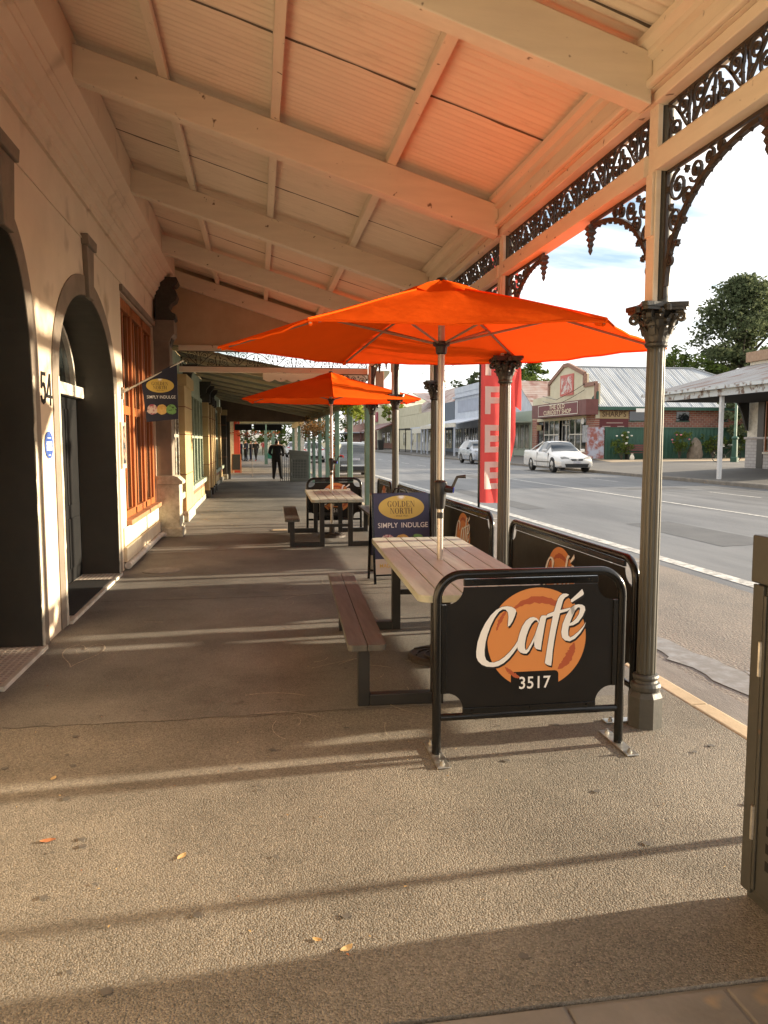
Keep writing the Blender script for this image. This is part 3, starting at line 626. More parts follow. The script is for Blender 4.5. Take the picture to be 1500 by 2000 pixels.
# older patches in the road
pmt = mat('dark_road_patch', (.055, .055, .056), (.09, .09, .09), 1.4, .7, .5, 60, bdist=.006)
for (x0, x1, y0, y1) in ((7.2, 8.3, 11, 14.5), (12.2, 14.6, 24, 25.2), (9.4, 10.2, 30, 36), (6.4, 7.0, 18, 26)):
    struct(sheet('road_patch', [(x0, y0, zr(x0) - .001), (x1, y0 + .1, zr(x1) - .001), (x1 - .05, y1, zr(x1) - .001), (x0 + .06, y1 - .1, zr(x0) - .001)], pmt))
# ================================================================== CAFE FURNITURE
def make_table(loc, rz, label):
    t = thing('picnic_table', label, 'picnic table', loc, rz, 'picnic tables on the footpath')
    hw, hl = .40, 1.33; sw = 2 * hw / 6
    for i in range(6):
        x0, x1 = -hw + i * sw + .003, -hw + (i + 1) * sw - .003; r = .075
        if i == 0: p = [(x1, -hl), (x1, hl)] + arc(x0 + r, hl - r, r, 90, 180, 6) + arc(x0 + r, -hl + r, r, 180, 270, 6)
        elif i == 5: p = [(x0, hl), (x0, -hl)] + arc(x1 - r, -hl + r, r, 270, 360, 6) + arc(x1 - r, hl - r, r, 0, 90, 6)
        else: p = [(x0, -hl), (x1, -hl), (x1, hl), (x0, hl)]
        MB().prism(p, XY(), .708, .75).build('table_slat', M['slat_pale'], t, bevel=.004)
    for sg in (-1, 1):
        b = []
        for k in (0, 1):
            x0 = sg * .68 - .112 + k * .113; x1 = x0 + .110; r = .03
            p = [(x1, -1.23), (x1, 1.23)] + arc(x0 + r, 1.23 - r, r, 90, 180, 4) + arc(x0 + r, -1.23 + r, r, 180, 270, 4) if k == 0 else [(x0, 1.23), (x0, -1.23)] + arc(x1 - r, -1.23 + r, r, 270, 360, 4) + arc(x1 - r, 1.23 - r, r, 0, 90, 4)
            MB().prism(p, XY(), .412, .45).build('bench_slat', M['slat_brown'], t, bevel=.004)
        for yy in (-.95, .95):
            f = MB(); s = .036
            f.box(sg * .68 - s, sg * .68 + s, yy - s, yy + s, .0, .4115); f.box(sg * .22 - s, sg * .22 + s, yy - s, yy + s, .0, .707)
            a, b2 = sorted((sg * .68 - sg * s, sg * .22 + sg * s)); f.box(a + .001, b2 - .001, yy - s + .0015, yy + s - .0015, .001, .071)
            f.build('leg_frame', M['frame'], t, bevel=.004)
    for yy in (-.95, .95):
        MB().box(-.183, .183, yy - .02, yy + .02, .30, .345).build('cross_brace', M['frame'], t, bevel=.003)
        MB().box(-.36, .36, yy + .037, yy + .075, .66, .707).build('top_bearer', M['frame'], t, bevel=.003)
    MB().box(-.03, .03, -.94, .94, .62, .66).build('spine', M['frame'], t)
    return t
make_table((1.335, 5.50, 0), R(-2.4), 'pale slatted picnic table with brown benches behind the front cafe banner')
make_table((1.19, 12.75, 0), R(-1.2), 'farther slatted picnic table with brown benches under the smaller orange umbrella')

def make_umbrella(loc, th, label, tilt):
    u = thing('umbrella', label, 'umbrella', loc, 0, 'orange cafe umbrellas')
    RR, zr_, za = 1.62, 2.30, 2.73
    def tz(p): return (p[0], p[1], p[2] + tilt * p[1])
    cor = [(RR * math.cos(R(th + 60 * k)), RR * math.sin(R(th + 60 * k))) for k in range(6)]
    cv = MB(); NT, NR = 8, 9; rnd = random.Random(int(th) + 50)
    def cp(k, a, t):
        c0, c1 = cor[k], cor[(k + 1) % 6]; ex = c0[0] + (c1[0] - c0[0]) * a; ey = c0[1] + (c1[1] - c0[1]) * a
        s = math.sin(math.pi * a); pull = 1 - .018 * s * t
        z = zr_ + (za - zr_) * (1 - t ** 1.12) - .026 * s * t * (1.35 - t) + .005 * math.sin(9 * a + 5 * t + k * 2) + .004 * math.sin(23 * a + 9 * t + k) * t
        return tz((ex * t * pull, ey * t * pull, z))
    for k in range(6):
        b = len(cv.v)
        for i in range(NR + 1):
            for j in range(NT + 1): cv.v.append(cp(k, j / NT, max(i / NR, .03)))
        for i in range(NR):
            for j in range(NT): cv.face([b + i * (NT + 1) + j, b + (i + 1) * (NT + 1) + j, b + (i + 1) * (NT + 1) + j + 1, b + i * (NT + 1) + j + 1])
    c = cv.build('canopy', M['orange'], u, smooth=True, recalc=False)
    # hem along the rim, seams over the ribs, vent cap
    hm = MB()
    for k in range(6): hm.tube([Vector(cp(k, j / NT, 1.0)) + Vector((0, 0, -.004)) for j in range(NT + 1)], .007, 5)
    hm.build('hem', M['orange'], c)
    vc = MB(); b = len(vc.v)
    for i, (rf, dz) in enumerate(((.02, .052), (.14, .034), (.235, .0))):
        for k in range(6):
            for j in range(4):
                q = cp(k, j / 4, rf); w = .008 * math.sin(k * 2.1 + j * 1.7) * i
                vc.v.append((q[0], q[1], q[2] + dz * .75 + w + .004))
    for i in range(2):
        for j in range(24): vc.face([b + i * 24 + j, b + (i + 1) * 24 + j, b + (i + 1) * 24 + (j + 1) % 24, b + i * 24 + (j + 1) % 24])
    vc.build('vent_cap', M['orange'], c, smooth=True, recalc=False)
    for k in range(6):
        MB().tube([Vector(cp(k, 0, .03 + .97 * j / 8)) + Vector((0, 0, .004)) for j in range(9)], .0055, 5).build('seam', M['orange'], c)
    MB().lathe([(.035, za + .03), (.042, za + .04), (.036, za + .055), (.012, za + .062)], n=14).build('finial', M['plastic'], u, smooth=True)
    for k in range(6):
        x, y = cor[k]
        a = tz((x * .025, y * .025, za - .03)); m_ = tz((x * .52, y * .52, zr_ + (za - zr_) * (1 - .52 ** 1.12) - .02)); e = tz((x * .985, y * .985, zr_ - .014))
        r_ = MB().tube([a, m_, e], .0095, 6).build('rib', M['rib'], u)
        MB().tube([(x * .03, y * .03, 2.325), m_], .009, 6).build('strut', M['rib'], r_)
        MB().tube([(e[0] * .965, e[1] * .965, e[2] + .012), e], .016, 6).build('rib_pocket', M['orange'], r_)
    MB().lathe([(.026, 2.245), (.04, 2.255), (.044, 2.30), (.062, 2.31), (.062, 2.335), (.03, 2.34)], n=12).build('runner_hub', M['plastic'], u)
    MB().lathe([(.026, za - .06), (.05, za - .05), (.05, za - .02), (.026, za - .015)], n=12).build('crown_hub', M['plastic'], u)
    MB().tube([(0, 0, 1.12), (0, 0, za + .02)], .025, 16).build('upper_pole', M['alu'], u, smooth=True)
    MB().tube([(0, 0, .05), (0, 0, 1.13)], .0225, 16).build('lower_pole', mat('pale_alloy_pole', (.60, .55, .48), (.5, .46, .4), 6, .3, metal=.6), u, smooth=True)
    MB().lathe([(.0265, 1.055), (.0265, 1.10), (.024, 1.101)], n=16).build('pole_collar', M['plastic'], u, smooth=True)
    ch = MB().lathe([(.030, 1.125), (.036, 1.16), (.045, 1.24), (.051, 1.31), (.046, 1.325), (.026, 1.338)], n=18).build('crank_housing', M['plastic'], u, smooth=True)
    MB().tube([(.03, -.02, 1.275), (.085, -.035, 1.265)], [.03, .024], 10).build('crank_boss', M['plastic'], ch, smooth=True)
    MB().tube([(.085, -.035, 1.265), (.094, -.037, 1.264)], .021, 12).build('crank_badge', M['blue_plastic'], ch)
    MB().tube([(.078, -.034, 1.275), (.115, -.042, 1.36), (.175, -.06, 1.365)], [.011, .011, .015], 8).build('crank_handle', M['plastic'], ch, smooth=True)
    bs = MB().lathe([(.235, 0), (.235, .03), (.215, .045), (.205, .04), (.05, .055), (.045, .20), (.026, .205)], n=28).build('base', mat('cast_iron_base', (.03, .022, .016), (.05, .035, .024), 9, .55, .4, 40), u)
    sw_ = MB()
    for k in range(7): sw_.ribbon([((.06 + .02 * q) * math.cos(R(k * 51 + q * 14)), (.06 + .02 * q) * math.sin(R(k * 51 + q * 14))) for q in range(8)], XY(.046), .012, 0, .012)
    sw_.build('base_scroll', M['iron'], bs)
    return u
make_umbrella((1.315, 5.50, 0), -10, 'large orange canvas umbrella over the nearer picnic table', .020)
make_umbrella((1.215, 13.0, 0), 26, 'smaller looking orange umbrella over the farther picnic table', .012)

# ---- printed logo of the banners
LC = [(490, 540), (515, 525), (545, 480), (570, 420), (584, 370), (570, 345), (530, 322), (480, 312), (420, 318), (360, 350), (300, 405), (240, 490), (190, 590), (155, 700), (142, 800), (145, 860), (165, 905), (205, 945), (260, 970), (330, 978), (390, 970), (450, 940), (510, 890), (560, 830), (600, 775), (604, 700), (570, 755), (520, 815), (460, 870), (400, 910), (340, 928), (290, 922), (255, 895), (238, 850), (235, 790), (245, 700), (265, 620), (300, 520), (345, 430), (390, 370), (430, 345), (465, 350), (490, 380), (497, 430), (493, 490)]
LA1 = [(845, 500), (835, 475), (815, 455), (780, 442), (740, 448), (695, 480), (655, 540), (625, 620), (605, 700), (600, 760), (610, 800), (635, 828), (670, 842), (708, 846), (735, 820), (775, 745), (806, 680), (815, 620), (800, 640), (760, 725), (720, 792), (698, 806), (688, 780), (688, 730), (702, 650), (728, 575), (758, 515), (790, 482), (812, 476), (826, 488), (832, 510)]
LA2 = [(845, 500), (800, 640), (792, 710), (796, 772), (816, 797), (870, 812), (878, 740), (890, 660), (905, 560), (922, 470), (935, 432), (900, 428), (872, 430), (856, 455)]
LF = [(1180, 208), (1150, 195), (1110, 195), (1080, 215), (1055, 250), (1035, 310), (1013, 388), (940, 415), (925, 435), (925, 457), (1000, 438), (985, 520), (965, 640), (945, 770), (930, 880), (918, 960), (950, 982), (992, 994), (1000, 930), (1005, 840), (1020, 720), (1040, 600), (1065, 480), (1080, 410), (1165, 390), (1195, 368), (1200, 352), (1085, 375), (1100, 320), (1115, 265), (1135, 238), (1165, 222)]
LE1 = [(1190, 556), (1240, 548), (1295, 518), (1345, 450), (1372, 385), (1365, 345), (1335, 324), (1290, 318), (1245, 327), (1200, 360), (1150, 440), (1115, 530), (1100, 620), (1110, 680), (1145, 715), (1200, 728), (1260, 700), (1320, 640), (1365, 570), (1384, 518), (1350, 568), (1300, 622), (1240, 668), (1205, 685), (1183, 662), (1180, 605), (1186, 556), (1215, 525), (1228, 440), (1252, 388), (1280, 357), (1302, 350), (1312, 368), (1300, 425), (1268, 480), (1235, 512), (1192, 540)]
LE1 = [(1192, 530), (1232, 508), (1268, 476), (1300, 425), (1312, 368), (1302, 350), (1280, 357), (1252, 388), (1228, 440), (1216, 500), (1190, 556), (1240, 548), (1295, 518), (1345, 450), (1372, 385), (1365, 345), (1335, 324), (1290, 318), (1245, 327), (1200, 360), (1150, 440), (1115, 530), (1100, 620), (1110, 680), (1145, 715), (1200, 728), (1260, 700), (1320, 640), (1365, 570), (1384, 518), (1350, 568), (1300, 622), (1240, 668), (1205, 685), (1183, 662), (1180, 605)]
LAC = [(1330, 150), (1350, 195), (1345, 215), (1290, 250), (1215, 294), (1200, 282), (1205, 262), (1270, 205)]
E_bowl = [(1190, 556), (1240, 548), (1295, 518), (1345, 450), (1372, 385), (1365, 345), (1335, 324), (1290, 318), (1245, 327), (1200, 360), (1216, 440), (1252, 388), (1280, 357), (1302, 350), (1312, 368), (1300, 425), (1268, 476), (1232, 508), (1192, 530)]
E_body = [(1245, 327), (1200, 360), (1150, 440), (1115, 530), (1100, 620), (1110, 680), (1145, 715), (1200, 728), (1260, 700), (1320, 640), (1365, 570), (1384, 518), (1350, 568), (1300, 622), (1240, 668), (1205, 685), (1183, 662), (1180, 605), (1190, 545), (1216, 470), (1252, 388)]
def logo(parent, f, s=.000478):
    g = lambda dx=0, dy=0: (lambda u, v, d: f((u - 830 + dx) * s, (690 - v - dy) * s, d))
    cx, cy, r = 826, 680, 560
    disc = arc(cx, cy, r, 119, 421 - 0, 60)
    a0 = math.degrees(math.acos((536 - cx) / r)); a1 = math.degrees(math.acos((1080 - cx) / r))
    pts = arc(cx, cy, r, a0, a0 + (360 - a0 - 0) + a1 + 0, 70) if False else arc(cx, cy, r, 180 - (180 - a0), a0, 1)
    # disc with the rounded number box cut out of its foot (v runs downwards)
    pts = [(cx + r * math.cos(R(t)), cy + r * math.sin(R(t))) for t in [a0 + (360 - a0 + a1) * i / 72 for i in range(73)]]
    box = [(1080, 1100)] + [(1080 - 45 + 45 * math.cos(R(-t)), 1090 + 45 * math.sin(R(-t))) for t in (0, 30, 60, 90)] + [(580 + 45 * math.cos(R(-t)), 1090 + 45 * math.sin(R(-t))) for t in (90, 120, 150, 180)]
    o = MB().poly([g()(u, v, .0012) for u, v in pts + box]).build('printed_logo', M['orange_print'], parent, recalc=False)
    rn = random.Random(4); st = MB()
    for t0, t1, rm, w in ((228, 318, 430, 70), (8, 56, 430, 85), (192, 222, 470, 36), (112, 140, 470, 40)):
        n = 22; out, inn = [], []
        for i in range(n + 1):
            t = R(t0 + (t1 - t0) * i / n); e = math.sin(math.pi * i / n) ** .6
            out.append((cx + (rm + w * .5 * e + rn.uniform(-9, 12) * e) * math.cos(t), cy + (rm + w * .5 * e + rn.uniform(-9, 12) * e) * math.sin(t)))
            inn.append((cx + (rm - w * .5 * e + rn.uniform(-14, 9) * e) * math.cos(t), cy + (rm - w * .5 * e + rn.uniform(-14, 9) * e) * math.sin(t)))
        st = MB()
        for i in range(n): st.poly([g()(*q, .0018) for q in (out[i], out[i + 1], inn[i + 1], inn[i])])
        st.build('printed_stain', M['rust_print'], parent, recalc=False)
    sd_ = MB(); wh = MB()
    for L in (LC, LA1, LA2, LF, E_bowl, E_body, LAC):
        for dx, dy in ((0, 0), (5, 9), (12, 22), (-4, -3)): sd_.poly([g(dx, dy)(u, v, .0022 + .00002 * dx) for u, v in L])
        wh.poly([g()(u, v, .0030) for u, v in L])
    sd_.build('lettering_shadow', M['black_print'], parent, recalc=False); wh.build('lettering', M['white_print'], parent, recalc=False)
    gg = g()
    text('lettering', '3517', 190 * s, lambda u, v, d: f((805 - 830) * s + u, (690 - 1178) * s + v, d), M['white_print'], parent, d=.0028, bold=.012, sx=.92, space=1.06)
    return o
def barrier(loc, rz, Wd, label, logos=(1,), cut=True):
    b = thing('cafe_barrier', label, 'barrier', loc, rz, 'black cafe banner barriers')
    Hh, r, rc = .945, .0235, .13
    path = [(0, 0, .005), (0, 0, Hh - rc)] + [(rc - rc * math.cos(R(a)), 0, Hh - rc + rc * math.sin(R(a))) for a in range(10, 91, 10)] + [(Wd - rc + rc * math.sin(R(a)), 0, Hh - rc + rc * math.cos(R(a))) for a in range(0, 91, 10)] + [(Wd, 0, .005)]
    MB().tube(path, r, 14).build('frame_tube', M['metal_black'], b, smooth=True)
    MB().tube([(r * .8, 0, .20), (Wd - r * .8, 0, .20)], r * .8, 12).build('bottom_tube', M['metal_black'], b, smooth=True)
    for x in (0, Wd):
        p = MB().box(x - .034, x + .034, -.175, .175, .002, .010).build('foot_plate', M['galv'], b, bevel=.003)
        for yy in (-.135, .135): MB().lathe([(.013, .010), (.013, .018), (.008, .019), (.008, .03), (.002, .031)], c=(x, yy, 0), n=8).build('bolt', M['galv'], p)
    x0, x1, z0, z1, q = .05, Wd - .05, .238, .878, .088
    pn = arc(x0, z0, q, 90, 0, 8) + arc(x1, z0, q, 180, 90, 8) + arc(x1, z1, q, 270, 180, 8) + arc(x0, z1, q, 0, -90, 8)
    ban = MB().prism(pn, XZ(), -.002, .002).build('banner', M['banner'], b)
    for a, c in (((x0 + q, .902), (x1 - q, .902)), ((x0 + q, .228), (x1 - q, .228))): MB().box(a[0], c[0], -.010, .010, a[1] - .018, a[1] + .018).build('banner_track', M['metal_black'], b, bevel=.003)
    for xx in (.036, Wd - .036): MB().box(xx - .014, xx + .014, -.010, .010, z0 + q, z1 - q).build('banner_track', M['metal_black'], b, bevel=.003)
    for i in range(3):
        for zz in (.902, .228): MB().lathe([(.007, 0), (.007, .006), (.003, .008)], c=(0, 0, 0), n=6).build('track_screw', M['metal_black'], b).location = (x0 + q + .05 + (x1 - x0 - 2 * q - .1) * i / 2, -.012, zz)
    mid = (Wd / 2, (z0 + z1) / 2 + .0)
    if 1 in logos: logo(ban, plane((mid[0] + (.035 if Wd < 1.2 else 0), -.002, mid[1] + .035), (1, 0, 0), (0, 0, 1)))
    if 2 in logos: logo(ban, plane((mid[0], .002, mid[1] + .035), (-1, 0, 0), (0, 0, 1)))
    return b
barrier((.885, 3.755, 0), R(-.4), 1.0, 'black cafe banner barrier nearest the camera, facing it', (1, 2))
S90 = R(90)
barrier((2.125, 4.06, 0), S90, 2.22, 'long black cafe banner between the two nearest fluted columns', (2,))
barrier((2.135, 6.86, 0), S90, 2.0, 'black cafe banner beside the road behind the nearer picnic table', (2,))
barrier((2.13, 9.62, 0), S90, 2.1, 'black cafe banner along the kerb behind the navy A-board', (2,))
barrier((2.12, 12.32, 0), S90, 1.35, 'farthest black cafe banner along the kerb', (2,))
barrier((.86, 13.95, 0), 0, .98, 'black cafe banner barrier closing the far end behind the farther table', (1, 2))

# ---- serif capitals
def serif(mb, ch, x, s, f, d):
    """didone capital of height s at x, returns its advance"""
    th, hl, sf = .17, .035, .07
    P = lambda pts: mb.poly([f(x + u * s, v * s, d) for u, v in pts])
    def rect(a, b, c, e): P([(a, c), (b, c), (b, e), (a, e)])
    def stem(a, w=th):
        rect(a, a + w, 0, 1); rect(a - sf, a + w + sf, 0, hl); rect(a - sf, a + w + sf, 1 - hl, 1)
    def ring(cx, cy, rx, ry, tx, ty, a0, a1, n=24):
        for i in range(n):
            t0, t1 = R(a0 + (a1 - a0) * i / n), R(a0 + (a1 - a0) * (i + 1) / n)
            P([(cx + rx * math.cos(t0), cy + ry * math.sin(t0)), (cx + rx * math.cos(t1), cy + ry * math.sin(t1)), (cx + (rx - tx) * math.cos(t1), cy + (ry - ty) * math.sin(t1)), (cx + (rx - tx) * math.cos(t0), cy + (ry - ty) * math.sin(t0))])
    if ch == 'O': ring(.42, .5, .42, .52, th, hl, 0, 360); return .94 * s
    if ch == 'G': ring(.42, .5, .42, .52, th, hl, 48, 300); rect(.56, .56 + th, .02, .42); rect(.47, .82, .42 - hl, .42); rect(.70, .70 + .05, .66, .98); return .92 * s
    if ch == 'D': stem(.07); ring(.24, .5, .52, .5, th, hl, -90, 90); return .86 * s
    if ch == 'L': stem(.07); rect(.2, .66, 0, hl); P([(.66, 0), (.66, .30), (.62, .30), (.52, hl), (.52, 0)]); return .74 * s
    if ch == 'E': stem(.07); rect(.2, .64, 0, hl); rect(.2, .64, 1 - hl, 1); rect(.2, .48, .5 - hl / 2, .5 + hl / 2); rect(.46, .50, .38, .62); P([(.64, 0), (.68, .28), (.64, .28), (.54, hl)]); P([(.64, 1), (.66, .74), (.62, .74), (.54, 1 - hl)]); return .76 * s
    if ch == 'N': rect(.10, .145, 0, 1); rect(.0, .25, 0, hl); rect(.74, .785, 0, 1); rect(.62, .90, 1 - hl, 1); P([(0, 1), (.24, 1), (.785, 0), (.68, 0), (.12, .93), (0, .965)]); return .94 * s
    if ch == 'R': stem(.07); ring(.24, .74, .40, .26, th * .95, hl, -90, 90, 16); rect(.2, .3, .48, .48 + hl); P([(.36, .5), (.56, .5), (.68, .12), (.80, .03), (.82, .07), (.74, -.01), (.60, 0), (.50, .1)]); return .84 * s
    if ch == 'T': rect(.31, .31 + th, 0, 1); rect(.22, .57, 0, hl); rect(.02, .77, 1 - hl, 1); P([(.02, 1), (0, .70), (.04, .70), (.14, 1 - hl)]); P([(.77, 1), (.79, .70), (.75, .70), (.65, 1 - hl)]); return .80 * s
    if ch == 'H': stem(.07); stem(.62); rect(.2, .65, .5 - hl / 2, .5 + hl / 2); return .94 * s
    return .3 * s
def serif_line(word, s, f, d, m, parent, sx=1.0):
    mb = MB(); x = 0
    for ch in word: x += serif(mb, ch, x, s, lambda u, v, dd: (u, v, dd), d) + .04 * s
    mb.v = [f((vx - x / 2) * sx, vy, vz) for vx, vy, vz in mb.v]
    return mb.build('lettering', m, parent, recalc=False)
def golden(parent, f, w, since=True):
    """gold oval, width w, centred on the plane's origin"""
    a, b = w / 2, w * .255
    ov = MB().poly([f(u, v, .0010) for u, v in arc(0, 0, a, 0, 352, 44, b)]).build('gold_oval', M['gold'], parent, recalc=False)
    sun_ = MB()
    for k in range(13):
        t = -90 + (k - 6) * 13.5; L = .105 * w * (1 if k % 2 == 0 else .85)
        sun_.poly([f(.035 * w * math.cos(R(t - 9)), b * .96 + .035 * w * math.sin(R(t - 9)), .0016), f(L * math.cos(R(t)) * 1.15, b * .97 + L * math.sin(R(t)), .0016), f(.035 * w * math.cos(R(t + 9)), b * .96 + .035 * w * math.sin(R(t + 9)), .0016)])
    sun_.poly([f(u, b * .985 + v, .0017) for u, v in arc(0, 0, .055 * w, 180, 360, 10, .055 * w)])
    sun_.build('printed_sunburst', M['white_print'], parent, recalc=False)
    serif_line('GOLDEN', .125 * w, lambda u, v, d: f(u, v + .012 * w, d), .0016, M['brown_print'], parent, .9)
    serif_line('NORTH', .125 * w, lambda u, v, d: f(u, v - .135 * w, d), .0016, M['brown_print'], parent, .86)
    text('lettering', '- SINCE 1923 -', .052 * w, lambda u, v, d: f(u, v - .182 * w, d), M['brown_print'], parent, d=.0016)
    return ov
SC = {'pink': mat('berry_scoop_print', (.62, .5, .46), (.35, .07, .11), 26, .6, lo=.45, hi=.55), 'van': mat('vanilla_scoop_print', (.72, .47, .16), (.55, .32, .08), 22, .6), 'mint': mat('mint_scoop_print', (.16, .34, .10), (.03, .03, .015), 28, .6, lo=.52, hi=.62),
      'cone': mat('cone_print', (.55, .27, .06), (.4, .17, .03), 40, .6)}
def scoops(parent, f, w):
    for i, k in enumerate(('pink', 'van', 'mint')):
        cx = (i - 1) * w * .31; rn = random.Random(i); p = []
        for t in range(0, 360, 12): rr = w * .165 * (1 + rn.uniform(-.04, .04) + (.16 if 200 < t < 340 else 0)); p.append((cx + rr * math.cos(R(t)), rr * .95 * math.sin(R(t))))
        MB().poly([f(u, v, .0012 + .0004 * i) for u, v in p]).build('printed_scoop', SC[k], parent, recalc=False)

# ---- A-board
ab_ = thing('a_board', 'navy A-frame sandwich board with gold oval standing behind the nearer table', 'sandwich board', (1.61, 8.74, 0), R(3))
lean = math.atan(.16 / 1.0); U = Vector((0, math.sin(lean), math.cos(lean)))
for sg, nm in ((-1, 'front_board'), (1, 'back_board')):
    Uv = Vector((0, -sg * math.sin(lean), math.cos(lean))); f = plane((0, sg * .20 if sg < 0 else .20, 0), (1, 0, 0) if sg < 0 else (-1, 0, 0), Uv)
    fr_ = MB()
    for x in (-.335, .335): fr_.prism([(x - .014, 0), (x + .014, 0), (x + .014, 1.03), (x - .014, 1.03)], f, -.016, .004)
    fr_.prism([(-.32, .09), (.32, .09), (.32, .11), (-.32, .11)], f, -.014, .003)
    fr_.build('stand_frame', M['metal_black'], ab_)
    bd = MB().prism([(-.325, .285), (.325, .285), (.325, 1.035), (-.325, 1.035)], f, .0045, .009).build(nm, M['navy'], ab_)
    lo_ = MB().prism([(-.325, .11), (.325, .11), (.325, .284), (-.325, .284)], f, .0045, .009).build('lower_strip', mat('pale_sign_strip', (.55, .5, .44), rough=.5), ab_)
    if sg < 0:
        ff = lambda u, v, d: f(u, v, d + .009)
        golden(bd, lambda u, v, d: ff(u, v + .872, d), .54)
        text('lettering', 'SIMPLY', .082, lambda u, v, d: ff(u - .168, v + .665, d), M['white_print'], bd, d=.001, bold=.006, sx=.93)
        text('lettering', 'INDULGE', .082, lambda u, v, d: ff(u + .148, v + .665, d), M['white_print'], bd, d=.001, bold=.006, sx=.93)
        scoops(bd, lambda u, v, d: ff(u, v + .475, d), .56)
        text('lettering', 'MADE', .06, lambda u, v, d: ff(u - .2, v + .205, d), M['gold'], lo_, d=.001, bold=.01)
        MB().poly([ff(u, v - .095, .001) for u, v in [(-.06, .29), (-.02, .33), (.02, .335), (.03, .315), (.05, .34), (.07, .30), (.09, .27), (.06, .235), (.03, .25), (0, .255), (-.05, .25)]]).build('printed_map', M['gold'], lo_, recalc=False)
MB().tube([(-.09, 0, 1.02), (-.06, 0, 1.075), (.05, 0, 1.075), (.09, 0, 1.02)], .008, 8).build('carry_handle', M['metal_black'], ab_, smooth=True)
# ---- flag sign on the wall
fl = thing('wall_flag', 'small dark flag with gold oval and ice cream scoops on a slanting white pole', 'flag sign', (XW, 10.2, 2.24))
MB().tube([(0.02, 0, 0), (.77, 0, .405)], .011, 10).build('flag_pole', M['white_trim'], fl, smooth=True)
MB().box(0.001, .022, -.03, .03, -.09, .06).build('pole_bracket', M['white_trim'], fl, bevel=.004)
MB().tube([(0.0, 0, -.005), (.09, 0, .043)], .019, 10).build('pole_socket', M['white_trim'], fl, smooth=True)
ff = lambda u, v, d: (u, -d + .012 * math.sin(7 * u + 3 * v) , v)
fb_ = MB(); nx, nz_ = 8, 10; b = 0
for i in range(nx + 1):
    for j in range(nz_ + 1):
        u = .245 + (.69 - .245) * i / nx; top = .02 + u * .535 - .012; bot = -.375 + (u - .25) * .09; fb_.v.append(ff(u + .05 * (1 - j / nz_) * (1 - i / nx), bot + (top - bot) * j / nz_, 0))
for i in range(nx):
    for j in range(nz_): fb_.face([i * (nz_ + 1) + j, (i + 1) * (nz_ + 1) + j, (i + 1) * (nz_ + 1) + j + 1, i * (nz_ + 1) + j + 1])
cl_ = fb_.build('flag_cloth', M['navy_dark'], fl, smooth=True, recalc=False)
q_ = lambda cu, cv: (lambda u, v, d: ff(cu + u, cv + v + u * .0, d + .002))
golden(cl_, q_(.475, .085), .345); text('lettering', 'SIMPLY INDULGE', .055, q_(.485, -.06), M['white_print'], cl_, d=.0012, bold=.004, sx=.86)
scoops(cl_, q_(.49, -.21), .38)

# ---- feather flag on the kerb
fg = thing('feather_flag', 'tall red feather flag with cream stacked letters standing at the kerb', 'flag', (2.455, 8.40, 0), R(4))
MB().tube([(0, 0, 0), (0, 0, 3.2), (.03, 0, 3.55), (.12, 0, 3.78), (.28, 0, 3.88)], [.016, .012, .010, .008, .006], 8).build('flag_pole', M['metal_black'], fg, smooth=True)
MB().lathe([(.17, 0), (.17, .02), (.03, .05), (.02, .3)], n=16).build('flag_base', M['metal_black'], fg)
wv = lambda u, v: .030 * math.sin(15 * u + 1.6 * v) * min(1, u * 5) + .02 * math.sin(17 * u + .5)
gf = MB(); nx, nz_ = 22, 26
def fw_(v): return (.25 + .19 * min(1, (v - .93) / .75) + .02 * math.sin(v * 2.4 + .4)) if v < 3.3 else max(.40 * (1 - ((v - 3.3) / .62) ** 2), .26 if v > 3.6 else .3)
for i in range(nx + 1):
    for j in range(nz_ + 1):
        v = .93 + (3.84 - .93) * j / nz_; w = fw_(v); u0 = .0 if v < 3.3 else .30 * ((v - 3.3) / .55) ** 2; u = u0 + (w - u0) * i / nx
        gf.v.append((u, -wv(u, v), v - .06 * u * (1 - j / nz_)))
for i in range(nx):
    for j in range(nz_): gf.face([i * (nz_ + 1) + j, (i + 1) * (nz_ + 1) + j, (i + 1) * (nz_ + 1) + j + 1, i * (nz_ + 1) + j + 1])
fc = gf.build('flag_cloth', M['flag'], fg, smooth=True, recalc=False)
def strips(rects, zc, sgn):
    mb = MB()
    for (a, c, e, h) in rects:
        n = max(1, int((c - a) / .02))
        for i in range(n):
            u0, u1 = a + (c - a) * i / n, a + (c - a) * (i + 1) / n
            mb.poly([(u0, -wv(u0, zc + e) - sgn * .004, zc + e), (u1, -wv(u1, zc + e) - sgn * .004, zc + e), (u1, -wv(u1, zc + h) - sgn * .004, zc + h), (u0, -wv(u0, zc + h) - sgn * .004, zc + h)])
    return mb
FE = {'E': [(.055, .13, -.155, .155), (.13, .30, -.155, -.09), (.13, .30, .09, .155), (.13, .28, -.035, .035)], 'F': [(.055, .13, -.155, .155), (.13, .30, .09, .155), (.13, .28, -.035, .035)],
      'O': [(.08, .14, -.155, .155), (.24, .30, -.155, .155), (.14, .24, -.155, -.1), (.14, .24, .1, .155)], 'C': [(.08, .14, -.155, .155), (.14, .30, -.155, -.1), (.14, .30, .1, .155)]}
for ch, zc in zip('COFFEE', (3.37, 2.94, 2.51, 2.08, 1.65, 1.235)):
    for sg in (1, -1): strips(FE[ch], zc, sg).build('flag_letter', M['flag_white'], fc, recalc=False)
st_ = thing('red_streamer', 'narrow red cloth streamer hanging from the verandah behind the orange umbrella', 'streamer', (2.34, 6.86, 3.0))
s = MB()
for i in range(13):
    t = i / 12; w = .008 + .026 * t ** 1.5 + .008 * math.sin(9 * t); 
    for k in range(5): u = (k / 4 - .5) * 2 * w; s.v.append((u + .03 * t, .02 * math.sin(40 * u + 6 * t), .35 - 1.41 * t - .04 * (k / 4)))
